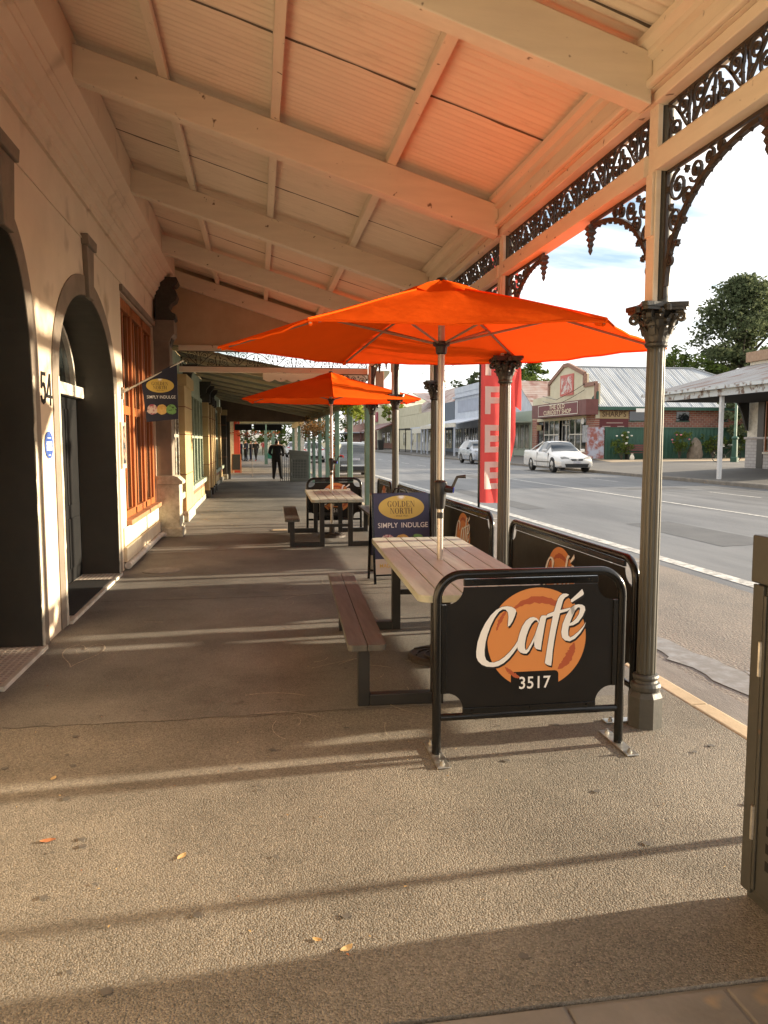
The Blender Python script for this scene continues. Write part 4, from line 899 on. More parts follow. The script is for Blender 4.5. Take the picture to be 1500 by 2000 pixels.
for i in range(12):
    for k in range(4): s.face([i * 5 + k, i * 5 + k + 1, (i + 1) * 5 + k + 1, (i + 1) * 5 + k])
s.build('cloth', M['flag'], st_, smooth=True, recalc=False)

# ---- bin enclosures (perforated steel)
def bin_box(loc, rz, label, w, dpt, h, slope=.0, cm=None):
    cab0 = M['cab']; M['cab'] = cm or cab0
    t = thing('bin_enclosure', label, 'bin enclosure', loc, rz)
    MB().hexa([(0, 0, .03), (w, 0, .03), (w, dpt, .03), (0, dpt, .03), (0, 0, h - .17), (w, 0, h - .17 - slope), (w, dpt, h - .17 - slope), (0, dpt, h - .17)]).build('body', M['cab'], t, bevel=.006)
    MB().hexa([(-.012, -.014, h - .165), (w + .012, -.014, h - .165 - slope), (w + .012, dpt + .012, h - .165 - slope), (-.012, dpt + .012, h - .165), (-.012, -.014, h), (w + .012, -.014, h - slope), (w + .012, dpt + .012, h - slope), (-.012, dpt + .012, h)]).build('lid', M['cab'], t, bevel=.006)
    MB().box(.01, w - .01, .01, dpt - .01, 0, .03).build('foot', M['cab'], t)
    for x0, x1 in ((.0, .055), (w - .055, w)): MB().box(x0, x1, -.012, 0, .035, h - .17 - slope).build('corner_post', M['cab'], t, bevel=.003)
    d = MB().box(.066, w - .066, -.010, .0, .06, h - .20 - slope).build('door', M['cab'], t, bevel=.003)
    MB().box(.066, .080, -.018, -.010, .06, h - .20 - slope).build('door_edge', M['cab'], d, bevel=.003)
    for z in (.30, h - .42): MB().tube([(.061, -.018, z - .06), (.061, -.018, z + .06)], .008, 8).build('hinge', M['galv'], d)
    dm = MB(); n1, n2 = int((w - .26) / .062), int((h - .55) / .062)
    for i in range(n1 + 1):
        for j in range(n2 + 1): x, z = .125 + i * .062, .16 + j * .062; dm.box(x, x + .034, -.0112, -.006, z, z + .034)
    o = dm.build('perforations', M['dark'], d); o['kind'] = 'stuff'; M['cab'] = cab0
    return t
bin_box((1.695, 2.385, 0), R(-90), 'olive grey steel bin enclosure cut off by the right edge of the picture', .80, .62, 1.30)
bin_box((1.24, 31.3, 0), 0, 'perforated grey bin enclosure beside the standing man down the footpath', .76, .62, 1.28, .07, mat('grey_green_bin_paint', (.17, .165, .13), (.14, .135, .105), 3, .5))

# ---- pit lids
pl = thing('pit_lid', 'round iron pit lid near the wall past the dark doorway', 'pit lid', (-1.22, 9.86, 0))
MB().lathe([(.24, -.01), (.24, .006), (.225, .007)], n=32).build('rim', M['concrete'], pl); MB().lathe([(.215, -.01), (.215, .010), (.2, .011)], n=32).build('cover', M['gutter'], pl)
p2 = thing('pit_lid', 'small square concrete pit lid left of the farther picnic table', 'pit lid', (.36, 14.1, 0))
MB().box(-.16, .16, -.14, .14, -.02, .006).build('rim', M['concrete'], p2); MB().box(-.13, .13, -.11, .11, -.02, .010).build('cover', M['kerb'], p2, bevel=.004)

# ---- fallen leaves
lm = [mat('dry_leaf_%d' % i, c, c2, 40, .7) for i, (c, c2) in enumerate((((.55, .40, .20), (.42, .28, .12)), ((.50, .33, .13), (.38, .22, .08)), ((.40, .16, .06), (.28, .10, .04))))]
def leaf(x, y, L, a, k, label, group=None, curl=.3):
    mb = MB(); n = 7; w = L * .27
    for i in range(n):
        t = i / (n - 1); ww = w * math.sin(math.pi * min(1, t * .93 + .05)) ** .8; z = .0025 + curl * .45 * L * (t - .5) ** 2
        for s_ in (-1, 0, 1): mb.v.append((L * (t - .5), ww * s_, z + (.12 * w if s_ else 0)))
    for i in range(n - 1):
        for s_ in (0, 1): mb.face([i * 3 + s_, i * 3 + s_ + 1, i * 3 + s_ + 4, i * 3 + s_ + 3])
    o = mb.build('fallen_leaf', lm[k], recalc=False); o.location = (x, y, 0); o.rotation_euler = (0, 0, a)
    return tag(o, label, 'leaf', group or 'fallen leaves on the footpath')
leaf(-.32, 2.96, .052, R(60), 0, 'pale pointed leaf alone on the sunlit asphalt left of centre')
leaf(.255, 2.31, .05, R(35), 0, 'largest pale curled leaf near the bottom centre of the picture', curl=.7)
leaf(.165, 2.37, .035, R(150), 1, 'small tan leaf just left of the large curled leaf', curl=.6)
leaf(-.87, 3.17, .06, R(10), 2, 'reddish narrow leaf on the asphalt at lower left')
leaf(-1.0, 3.78, .045, R(80), 0, 'cream leaf in the light strip at left near a shadow edge')
random.seed(21)
def litter(name, label, spots):
    mb = MB()
    for x, y, L in spots:
        a = random.uniform(0, 6.28); d = Vector((math.cos(a), math.sin(a), 0)) * L / 2; w = Vector((-d.y, d.x, 0)) * .45; c = Vector((x, y, .004)); mb.m = random.choice((0, 0, 1, 2))
        mb.poly([c - d, c + w - d * .2 + Vector((0, 0, .003)), c + d, c - w - d * .2 + Vector((0, 0, .002))])
    tag(mb.build(name, lm, recalc=False), label, 'leaf litter', kind='stuff')
litter('leaf_litter', 'tiny dry leaf fragments scattered over the asphalt footpath', [(random.uniform(-1.5, 2.0), random.choice((random.uniform(2.2, 4.2), random.uniform(2.4, 6), random.uniform(5, 15))), random.uniform(.006, .018)) for i in range(90)])
litter('leaf_drift', 'brown dry leaves drifted against the neighbouring shop wall', [(-1.35 + abs(random.gauss(0, .4)), random.uniform(14.5, 24), random.uniform(.03, .08)) for i in range(70)])

# ---- chalk scribbles, seams and drips on the footpath
chm = mat('chalk', (.42, .36, .28), (.24, .2, .155), 60, .9, lo=.4, hi=.6)
def chalk(pts, w=.006, m=chm, z=.0035, nm='chalk_mark'): MB().ribbon(pts, XY(z), w, 0, .0008).build(nm, m, footpath, recalc=False)
hx, hy = -1.36, 6.05
chalk([(hx + .15 * math.sin(R(t)) ** 3 * 1.0, hy + .022 * (13 * math.cos(R(t)) - 5 * math.cos(R(2 * t)) - 2 * math.cos(R(3 * t)) - math.cos(R(4 * t)))) for t in range(0, 361, 12)], .008)
chalk([(hx - .06, hy + .1), (hx - .02, hy - .05), (hx + .03, hy + .12), (hx + .06, hy - .02)], .006)
random.seed(8)
for i in range(34):
    x, y = random.uniform(.05, 1.5), random.choice((random.uniform(3.9, 5.6), random.uniform(6.3, 9)))
    a = random.uniform(0, 3.14); L = random.uniform(.08, .45); c = random.uniform(-.5, .5); p = []
    for k in range(8): p.append((x, y)); x += L / 7 * math.cos(a); y += L / 7 * math.sin(a); a += c * .35
    chalk(p, random.uniform(.003, .0055))
for i in range(10):
    x, y = random.uniform(-1.4, .2), random.uniform(6.5, 9); chalk([(x, y), (x + random.uniform(.1, .5), y + random.uniform(-.05, .05))], .005)
sm_ = mat('tar_seam', (.075, .06, .046), (.13, .11, .085), 14, .9)
random.seed(9)
for yb, xa, xb, w in ((4.50, -1.66, 1.0, .006), (4.48, -.2, 1.05, .005), (8.02, -1.6, 2.3, .007), (11.6, -1.6, 2.3, .014), (16.4, -1.4, 2.4, .03), (19.2, -1.4, 2.4, .03)):
    p = []; x = xa
    while x < xb: p.append((x, yb + random.uniform(-.012, .012) + .01 * math.sin(3 * x))); x += .07
    chalk(p, w, sm_, .0028, 'seam')

# ---- old gum spots trodden into the footpath
random.seed(31); gm_ = MB()
for k in range(70):
    x, y, r = random.uniform(-1.5, 2.4), random.choice((random.uniform(2.05, 5), random.uniform(3, 12))), random.uniform(.008, .02)
    gm_.poly([(x + r * random.uniform(.75, 1.15) * math.cos(R(t)), y + r * random.uniform(.75, 1.15) * math.sin(R(t)), .0045) for t in range(0, 360, 40)])
o = gm_.build('gum_spots', mat('trodden_gum', (.085, .076, .066), (.12, .108, .092), 30, .8), footpath, recalc=False); o['kind'] = 'stuff'
# ================================================================== NEIGHBOURING SHOPS ON OUR SIDE
M['ochre'] = mat('ochre_cream_paint', (.50, .36, .17), (.42, .29, .13), 2, .6)
M['pale_green'] = mat('pale_green_paint', (.36, .40, .29), (.27, .31, .22), 5, .6)
M['green_post'] = mat('green_post_paint', (.16, .26, .19), (.11, .19, .14), 4, .55)
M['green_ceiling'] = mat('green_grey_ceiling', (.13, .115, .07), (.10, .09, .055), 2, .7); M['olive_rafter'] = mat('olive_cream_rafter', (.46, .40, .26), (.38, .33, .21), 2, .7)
M['peel'] = mat('peeling_grey_paint', (.46, .44, .36), (.24, .20, .14), 12, .7, .5, 30, lo=.45, hi=.58)
M['brick_red'] = mat('brown_red_band', (.28, .12, .06), (.2, .085, .045), 6, .7)
M['green_glass'] = glass('curtained_green_glass', (.022, .05, .03), .06)
M['dark_glass'] = glass('dark_shop_glass', (.012, .014, .018), .05)
ns = thing('neighbour_shop', 'cream and green shopfronts beyond the pilaster under the lower verandah', 'building', (-2.2, 22, 0), world=True)
MB().box(-2.1, -1.75, 13.92, 34, 0, 5.3).build('wall', M['ochre'], ns)
MB().box(-1.75, -1.62, 13.92, 34, 2.78, 3.42).build('fascia', M['pale_green'], ns)
def bay(a, b, m_glass, m_base, m_frame, n):
    MB().box(-1.75, -1.50, a, b, .0, .14).build('plinth', M['peel'], ns, bevel=.01)
    MB().box(-1.75, -1.53, a, b, .14, .30).build('stallboard', m_base, ns, bevel=.006)
    MB().box(-1.75, -1.535, a, b, .30, .36).build('stallboard_band', M['ochre'], ns)
    MB().box(-1.75, -1.53, a, b, .36, .50).build('stallboard', M['brick_red'], ns, bevel=.006)
    MB().box(-1.75, -1.46, a, b, .50, .62).build('sill', M['pale_green'], ns, bevel=.012)
    w = MB().box(-1.66, -1.655, a, b, .62, 2.7).build('window', m_glass, ns)
    for i in range(n + 1):
        y = a + (b - a) * i / n; MB().box(-1.655, -1.56, max(y - .045, a), min(y + .045, b), .62, 2.7).build('mullion', m_frame, w, bevel=.005)
    MB().box(-1.655, -1.57, a, b, 1.70, 1.76).build('glazing_bar', m_frame, w); MB().box(-1.655, -1.56, a, b, 2.7, 2.80).build('window_head', m_frame, w)
def pier(a, b, x=-1.46, m=None, base=True):
    p = MB().box(-1.75, x, a, b, 0, 2.95).build('pier', m or M['ochre'], ns, bevel=.01)
    MB().box(-1.75, x + .05, a - .03, b + .03, 2.72, 2.95).build('pier_capital', M['iron_cap'] if b - a < .4 else M['ochre'], p, bevel=.01)
    if base: MB().box(-1.75, x + .035, a - .02, b + .02, 0, .22).build('pier_base', M['iron_cap'] if b - a < .4 else M['peel'], p, bevel=.01)
    for z in (.95, 1.75, 2.3): MB().box(-1.75, x + .008, a - .004, b + .004, z, z + .018).build('pier_joint', M['brick_red'], p)
bay(14.05, 15.8, M['dark_glass'], M['brick_red'], M['peel'], 3)
pier(15.85, 17.5, -1.44)
bay(17.6, 22.4, M['green_glass'], M['ochre'], M['pale_green'], 5)
for a in (22.5, 24.0, 24.9, 25.9): pier(a, a + .3, -1.40)
for a, b in ((22.85, 23.95), (24.35, 24.85), (25.25, 25.85)):
    d = MB().box(-1.9, -1.7, a, b, .05, 2.6).build('door', M['ochre'] if a > 24 else M['brick_red'], ns); MB().box(-1.70, -1.695, a + .12, b - .12, 1.0, 2.4).build('pane', M['dark_glass'], d)
bay(26.3, 30.6, M['dark_glass'], M['ochre'], M['pale_green'], 3)
pier(30.7, 31.1); bay(31.2, 33.4, M['dark_glass'], M['ochre'], M['ochre'], 2); pier(33.45, 33.95, -1.35, M['iron_cap'])
for y in (17.55, 22.45, 24.2, 26.1):
    c = MB().prism([(-1.62, 3.3), (-1.3, 3.3), (-1.32, 3.2), (-1.42, 3.1), (-1.44, 2.98), (-1.62, 2.9)], XZ(y), -.05, .05).build('console', M['iron_cap'], ns)

nv = thing('neighbour_verandah', 'low green posted verandah with dark boarded ceiling beyond the iron lace', 'verandah', (2.15, 24, 0), world=True)
zn = lambda x: 3.42 - (x + 1.6) * .195
for i in range(26):     # ceiling boards run along the slope between rafters
    a = 15.0 + i * .73
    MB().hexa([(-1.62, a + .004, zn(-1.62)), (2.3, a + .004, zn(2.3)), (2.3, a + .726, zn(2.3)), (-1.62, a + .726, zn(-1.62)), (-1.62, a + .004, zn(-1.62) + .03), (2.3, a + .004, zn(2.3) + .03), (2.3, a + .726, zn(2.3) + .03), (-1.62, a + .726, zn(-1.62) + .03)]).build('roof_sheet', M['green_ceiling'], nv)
for i in range(10):
    a = 15.2 + i * 1.95; MB().prism([(-1.6, zn(-1.6) - .075), (2.2, zn(2.2) - .075), (2.2, zn(2.2) - .002), (-1.6, zn(-1.6) - .002)], XZ(a), -.04, .04).build('rafter', M['olive_rafter'], nv)
MB().box(2.08, 2.2, 14.95, 34, 2.44, 2.57).build('plate_beam', M['green_ceiling'], nv)
MB().box(2.2, 2.34, 14.95, 34, 2.52, 2.7).build('roof_gutter', M['pale_green'], nv)
for k in range(7):
    y = 15.2 + 3.05 * k
    p = MB().box(2.085, 2.205, y - .06, y + .06, 0, 2.44).build('post', M['green_post'], nv, bevel=.008)
    MB().box(2.07, 2.22, y - .075, y + .075, 2.30, 2.36).build('post_moulding', M['green_post'], p, bevel=.006)
MB().box(2.22, 2.44, 15.0, 15.25, 2.42, 2.98).build('gutter_box', M['brick_red'], nv, bevel=.01)
MB().prism([(2.44, 2.80), (2.56, 2.95), (2.56, 3.0), (2.22, 3.0), (2.22, 2.98), (2.44, 2.98)], XZ(15.05), 0, .15).build('gutter_cap', M['pale_green'], nv)
sca = [(.1, 3.0), (2.12, 3.0)] + [q for i in range(9) for q in [(2.12 - .224 * i - .224 * t / 4, 2.80 - .05 * math.sin(math.pi * t / 4)) for t in range(4)]] + [(.1, 2.80)]
MB().prism(sca, XZ(14.97), 0, .025).build('scalloped_valance', M['beam'], nv)
MB().box(-1.6, 2.2, 33.6, 33.75, 2.46, 3.4).build('end_bulkhead', mat('dark_bulkhead', (.14, .09, .055), (.10, .065, .04), 3, .7), nv)
MB().box(-1.75, -1.2, 33.6, 33.75, 0, 2.46).build('end_pier', M['iron_cap'], nv)
for i, (a, b) in enumerate(((-1.02, -.28), (-.2, .3), (.36, 1.02))):
    s = thing('hanging_sign', ['black hanging sign board nearest the shop wall at the far verandah end', 'middle and smallest black hanging sign board at the far verandah end', 'black hanging sign board nearest the road at the far verandah end'][i], 'sign', ((a + b) / 2, 34.3, 2.1), group='hanging signs at the far end')
    w = (b - a) / 2; MB().box(-w, w, -.03, .03, 0, .27).build('board', M['black_paint'], s, bevel=.006)
    for x in (-w * .7, w * .7): MB().tube([(x, 0, .27), (x, 0, .42)], .006, 5).build('chain', M['metal_black'], s)
# far shops past the lower verandah
fs = thing('far_shop_row', 'distant shop with red column at the far end of the footpath', 'building', (-2, 50, 0), world=True)
MB().box(-6, -1.75, 38, 74, 0, 4.5).build('wall', M['ochre'], fs)
MB().box(-1.75, 2.4, 38, 52, 2.75, 2.9).build('verandah_roof', M['pale_green'], fs)
MB().box(2.2, 2.4, 38, 52, 2.45, 2.75).build('verandah_beam', M['white_trim'], fs)
MB().box(-1.26, -.96, 40.6, 40.9, 0, 2.75).build('red_column', mat('red_column_paint', (.55, .07, .035), (.48, .06, .03), 3, .5), fs)
MB().box(-1.5, -1.27, 40.6, 40.9, 0, 2.75).build('cream_column', M['white_trim'], fs)
for i, y in enumerate((39, 42, 45.5, 49)): MB().box(2.1, 2.25, y, y + .15, 0, 2.45).build('post', [M['white_trim'], M['green_post']][i % 2], fs)
for x in (.4, .9): MB().box(x, x + .22, 55, 55.2, 0, 3).build('green_pillar', M['green_post'], fs)

# ================================================================== FOLIAGE
def leaves(mb, pts, s, rnd, asp=.55):
    for p in pts:
        d = Vector((rnd.gauss(0, 1), rnd.gauss(0, 1), rnd.gauss(0, .6))).normalized(); n = Vector((rnd.gauss(0, 1), rnd.gauss(0, 1), rnd.gauss(0, 1)))
        t = d.cross(n).normalized(); L = s * rnd.uniform(.6, 1.4); p = Vector(p)
        mb.poly([p - d * L * .5, p + t * L * asp * .5, p + d * L * .5, p - t * L * asp * .5])
def clump_pts(rnd, c, r, n, sq=(1, 1, 1)):
    out = []
    for _ in range(n):
        d = Vector((rnd.gauss(0, 1), rnd.gauss(0, 1), rnd.gauss(0, 1))).normalized() * r * rnd.random() ** .45
        out.append((c[0] + d.x * sq[0], c[1] + d.y * sq[1], c[2] + d.z * sq[2]))
    return out
def tree(loc, H, Rr, label, m, seed, cz=.38, nc=60, per=90, s=.28, group='trees beyond the shops', conic=0.0):
    rnd = random.Random(seed); t = thing('tree', label, 'tree', loc, 0, group)
    tk = MB(); tk.tube([(0, 0, 0), (rnd.uniform(-.2, .2), 0, H * .3), (rnd.uniform(-.3, .3), .1, H * .6), (0, 0, H * .9)], [H * .025, H * .02, H * .013, H * .004], 8)
    cr = MB()
    for i in range(nc):
        z = H * (cz + (1 - cz) * rnd.random() ** (1.0 + conic * .6)); q = (z / H - cz) / (1 - cz)
        env = Rr * ((1 - conic) * math.sqrt(max(0.02, 1 - (2 * q - .8) ** 2 / 1.5)) + conic * (1.05 - q)) * rnd.uniform(.62, 1.22)
        a = rnd.uniform(0, 6.283); rr = env * rnd.random() ** .5; c = (rr * math.cos(a), rr * math.sin(a), z)
        if i % 3 == 0: tk.tube([(0, 0, z * .72), (c[0] * .5, c[1] * .5, z * .85), c], [H * .009, H * .005, H * .002], 5)
        cl = Rr * rnd.uniform(.14, .27)
        leaves(cr, clump_pts(rnd, c, cl, per, (1, 1, .62)), s, rnd)
    tk.build('trunk', M['bark'], t, smooth=True); cr.build('crown', m, t, recalc=False)
    return t
tree((50.3, 75, .5), 18.3, 7.4, 'tall dark feathery tree behind the rusty verandah at right', M['leaf_dark'], 1, .14, 270, 130, .40, conic=.6)
tree((43.0, 74, .5), 10.5, 4.2, 'lower yellow green tree at the left foot of the tall dark tree', M['leaf_mid'], 2, .2, 60, 90, .36)
tree((33.0, 90, .4), 10.8, 3.3, 'tall narrow tree behind the red flag and the gabled shop', M['leaf_mid'], 3, .25, 60, 90, .36, conic=.2)
tree((26.5, 92, .4), 9.6, 3.0, 'dark tree rising behind the left edge of the red flag', M['leaf_dark'], 4, .25, 50, 90, .36)
tree((44.5, 84, .4), 10.2, 1.6, 'small tree top left of the two above the grey iron roof ridge', M['leaf_dark'], 5, .5, 22, 70, .34)
tree((47.5, 84, .4), 10.6, 2.2, 'rounded tree top above the middle of the grey iron roof ridge', M['leaf_dark'], 6, .5, 28, 70, .34)
tree((32.9, 47.6, .45), 4.6, 2.2, 'dark leafy tree standing behind the green lamp post', M['leaf_dark'], 7, .1, 50, 80, .24)
tree((35.8, 48.0, .45), 4.4, 2.0, 'dark shrub tree between the lamp post and the white brick house', M['leaf_dark'], 8, .05, 50, 80, .24)
for i, (x, y, h, r, lab) in enumerate(((-2, 128, 13, 6, 'large tree closing the far end of the footpath'), (4, 140, 12, 6, 'round tree at the end of the street behind parked cars'), (9, 152, 11, 6, 'distant tree beyond the road end beside the cream shops'), (15, 170, 13, 7, 'farthest tree at the end of the road'), (-7, 118, 11, 5, 'tree partly hidden by the shops at the far left end'))):
    tree((x, y, -.1), h, r, lab, M['leaf_mid'], 20 + i, .12, 50, 70, .5, group='trees at the end of the street')
tree((22.5, 128, .3), 8.5, 2.6, 'green tree top over the cream shops far across the road', M['leaf_yellow'], 31, .5, 30, 60, .4)
# creepers on the lower verandah
def creeper(loc, label, spec, m, s, seed, stems=()):
    rnd = random.Random(seed); t = thing('creeper', label, 'climbing plant', loc, 0, 'creepers on the lower verandah'); mb = MB()
    for c, r, n, sq in spec: leaves(mb, clump_pts(rnd, c, r, n, sq), s, rnd)
    mb.build('foliage', m, t, recalc=False); st = MB()
    for p in (stems or [[(0, 0, 0), (0, 0, spec[0][0][2])]]): MB().tube(p, .012, 5).build('stem', M['bark'], t)
creeper((2.2, 18.4, 0), 'fresh green creeper hanging from the nearest green verandah posts', [((0, 0, 2.45), .32, 260, (.9, 2.6, .7)), ((.1, .6, 2.35), .2, 120, (1, 1.6, 1)), ((.05, -.9, 2.3), .2, 120, (1, 1.6, 1.1)), ((.12, 1.5, 2.5), .2, 90, (1, 1.5, .8))], M['leaf_yellow'], .11, 41)
creeper((2.12, 22.2, 0), 'red leaved creeper climbing a green verandah post', [((.0, 0, .4 + .22 * i), .13, 26, (1, 1, 1)) for i in range(9)], M['leaf_red'], .07, 42)
creeper((1.75, 27.5, 0), 'dry brown tangled creeper under the verandah edge', [((-.2 * i % .6, i * .75 - 1, 2.18 - .1 * (i % 3)), .34, 190, (1.3, 1.2, .9)) for i in range(6)], M['leaf_dry'], .085, 43, [[(.4, 0, 0), (.35, .3, 1.2), (.1, 0, 2.2)], [(.4, 3, 0), (.3, 2.6, 1.4), (0, 2, 2.2)]])
creeper((-.3, 34.9, 0), 'red autumn creeper strung under the hanging signs', [((-.9 + .33 * i, .1, 2.0 - .05 * (i % 3)), .16, 50, (1.2, 1, .8)) for i in range(7)], M['leaf_red'], .07, 44)

# ================================================================== PEOPLE
def person(loc, h, face, label, cols, pose='stand', seed=0, group=None, wide=1.0):
    """one skinned figure; cols = shirt, trousers, skin, hair, shoes"""
    k = h / 1.75
    J = {'pel': (0, 0, .95), 'waist': (0, 0, 1.10), 'chest': (0, -.01, 1.32), 'sh': (0, 0, 1.44), 'neck': (0, .0, 1.50), 'head': (0, .015, 1.60), 'crown': (0, .01, 1.70)}
    Rr = {'pel': (.185, .14), 'waist': (.18, .135), 'chest': (.20, .145), 'sh': (.15, .10), 'neck': (.055, .055), 'head': (.082, .10), 'crown': (.062, .075)}
    sp = {'stand': (.10, .13, .0, .05), 'wide': (.13, .2, .0, -.04), 'walk': (.09, .1, .22, -.2)}[pose]; rnd = random.Random(seed)
    ed = [('pel', 'waist'), ('waist', 'chest'), ('chest', 'sh'), ('sh', 'neck'), ('neck', 'head'), ('head', 'crown')]
    for s, n in ((-1, 'l'), (1, 'r')):
        fy = sp[2] if s < 0 else sp[3]; bend = .06
        J.update({n + 'hip': (s * .095, 0, .90), n + 'knee': (s * (sp[0] + .01), fy * .5 + bend * .4, .50), n + 'ank': (s * sp[1], fy, .085), n + 'toe': (s * (sp[1] + .03), fy + .15, .035),
                  n + 'shd': (s * .215, 0, 1.42), n + 'elb': (s * (.265), -.04, 1.13), n + 'wri': (s * .19, .15 if s > 0 or pose != 'walk' else .05, 1.02), n + 'hnd': (s * .15, .24 if s > 0 or pose != 'walk' else .10, 1.02)})
        Rr.update({n + 'hip': (.125, .12), n + 'knee': (.085, .085), n + 'ank': (.052, .056), n + 'toe': (.045, .032), n + 'shd': (.085, .08), n + 'elb': (.06, .06), n + 'wri': (.033, .033), n + 'hnd': (.035, .026)})
        ed += [('pel', n + 'hip'), (n + 'hip', n + 'knee'), (n + 'knee', n + 'ank'), (n + 'ank', n + 'toe'), ('sh', n + 'shd'), (n + 'shd', n + 'elb'), (n + 'elb', n + 'wri'), (n + 'wri', n + 'hnd')]
    nm = list(J); me = bpy.data.meshes.new('b'); me.from_pydata([J[q] for q in nm], [(nm.index(a), nm.index(b)) for a, b in ed], [])
    o = bpy.data.objects.new('b', me); C.objects.link(o); md = o.modifiers.new('s', 'SKIN'); md.use_smooth_shade = True
    for i, q in enumerate(nm): me.skin_vertices[0].data[i].radius = Rr[q]
    me.skin_vertices[0].data[0].use_root = True
    sb = o.modifiers.new('u', 'SUBSURF'); sb.levels = 2; sb.render_levels = 2
    fin = bpy.data.meshes.new_from_object(o.evaluated_get(bpy.context.evaluated_depsgraph_get())); bpy.data.objects.remove(o)
    for c in cols: fin.materials.append(c)
    for p in fin.polygons:
        c = p.center
        if c.z > 1.625 or (c.z > 1.54 and c.y < -.03): i = 3
        elif c.z > 1.47: i = 2
        elif c.z < .10: i = 4
        elif abs(c.x) > .12 and .93 < c.z < 1.08 and c.y > .12: i = 2
        elif c.z > .96 or abs(c.x) > .215: i = 0
        else: i = 1
        p.material_index = i; p.use_smooth = True
    t = thing('person', label, 'person', loc, face, group)
    b = link('body', fin, t); b.scale = (k * wide, k, k)
    return t
pc = lambda n, c: mat('cloth_' + n, c, tuple(x * .75 for x in c), 12, .85)
SK = mat('skin', (.45, .25, .17), rough=.5); SK2 = mat('skin_tan', (.32, .17, .11), rough=.5)
CB, CN, CG, CK, CW, CT, CH, CHB, CR_ = pc('black', (.012, .012, .013)), pc('navy', (.02, .028, .06)), pc('greybrown', (.10, .08, .06)), pc('khaki', (.22, .16, .10)), pc('white', (.6, .58, .55)), pc('teal', (.03, .2, .13)), pc('hair_dark', (.02, .014, .01)), pc('hair_blond', (.35, .24, .12)), pc('red', (.4, .05, .04))
person((.76, 33.0, 0), 1.73, R(-22), 'person in dark clothes standing with hands together beside the bin enclosure', [CB, CB, SK2, CH, CB], 'stand', 1, None, 1.22)
person((-1.55, 66.0, 0), 1.70, R(-40), 'leftmost person of the small group, in navy, far down the footpath', [CN, CB, SK, CH, CB], 'stand', 2, 'people far down the footpath')
person((-1.05, 64.5, 0), 1.76, R(120), 'person in dark blue with arms folded in the far group', [CN, CB, SK, CHB, CB], 'wide', 3, 'people far down the footpath')
person((-.62, 65.5, 0), 1.68, R(60), 'person in dark top and shorts in the far group', [CB, CN, SK, CHB, SK], 'stand', 4, 'people far down the footpath')
person((-.22, 64.8, 0), 1.72, R(150), 'rightmost person of the far group, in black with dark red shoes', [CB, CB, SK, CH, CR_], 'walk', 5, 'people far down the footpath')
person((.55, 92, 0), 1.70, R(180), 'person in red walking farthest away on the footpath', [CR_, CK, SK, CH, CB], 'walk', 6, 'people far down the footpath')
pg = person((1.05, 57.5, 0), 1.66, R(170), 'pale topped person with a green bag left of the standing man', [CW, CK, SK, CHB, CB], 'walk', 7, 'people far down the footpath')
bg_ = thing('shopping_bag', 'green shopping bag held by the distant pale topped person', 'bag', (.78, 57.3, .35))
MB().hexa([(-.17, -.09, 0), (.17, -.09, 0), (.17, .09, 0), (-.17, .09, 0), (-.2, -.08, .42), (.2, -.08, .42), (.2, .08, .42), (-.2, .08, .42)]).build('bag_body', CT, bg_, bevel=.02); MB().tube([(-.08, 0, .42), (-.05, 0, .6), (.05, 0, .6), (.08, 0, .42)], .012, 6).build('bag_handle', CT, bg_)
cbd = thing('chalkboard', 'small framed chalkboard standing at the far end of the shop wall', 'sandwich board', (-1.13, 40.0, 0), R(-8))
for sg in (-1, 1):
    f = plane((0, sg * .16, 0), (1, 0, 0), (0, -sg * .16, 1)); MB().prism([(-.21, .18), (.21, .18), (.21, .95), (-.21, .95)], f, -.008, .008).build('slate', mat('chalkboard_black', (.012, .013, .012), (.03, .03, .028), 30, .7), cbd)
    q = MB()
    for a in ([(-.235, 0), (-.205, 0), (-.205, .98), (-.235, .98)], [(.205, 0), (.235, 0), (.235, .98), (.205, .98)], [(-.205, .95), (.205, .95), (.205, .98), (-.205, .98)], [(-.205, .14), (.205, .14), (.205, .18), (-.205, .18)]): q.prism(a, f, -.015, .015)
    q.build('board_frame', M['timber'], cbd)
mt = thing('metal_stand', 'dark slatted metal stand beside the perforated bin enclosure', 'stand', (1.02, 31.6, 0))
q = MB()
for i in range(5): q.box(-.16 + i * .08 - .012, -.16 + i * .08 + .012, -.012, .012, .0, 1.1)
q.build('bars', M['metal_black'], mt); MB().box(-.18, .18, -.18, .18, 1.1, 1.14).build('tray', M['metal_black'], mt)

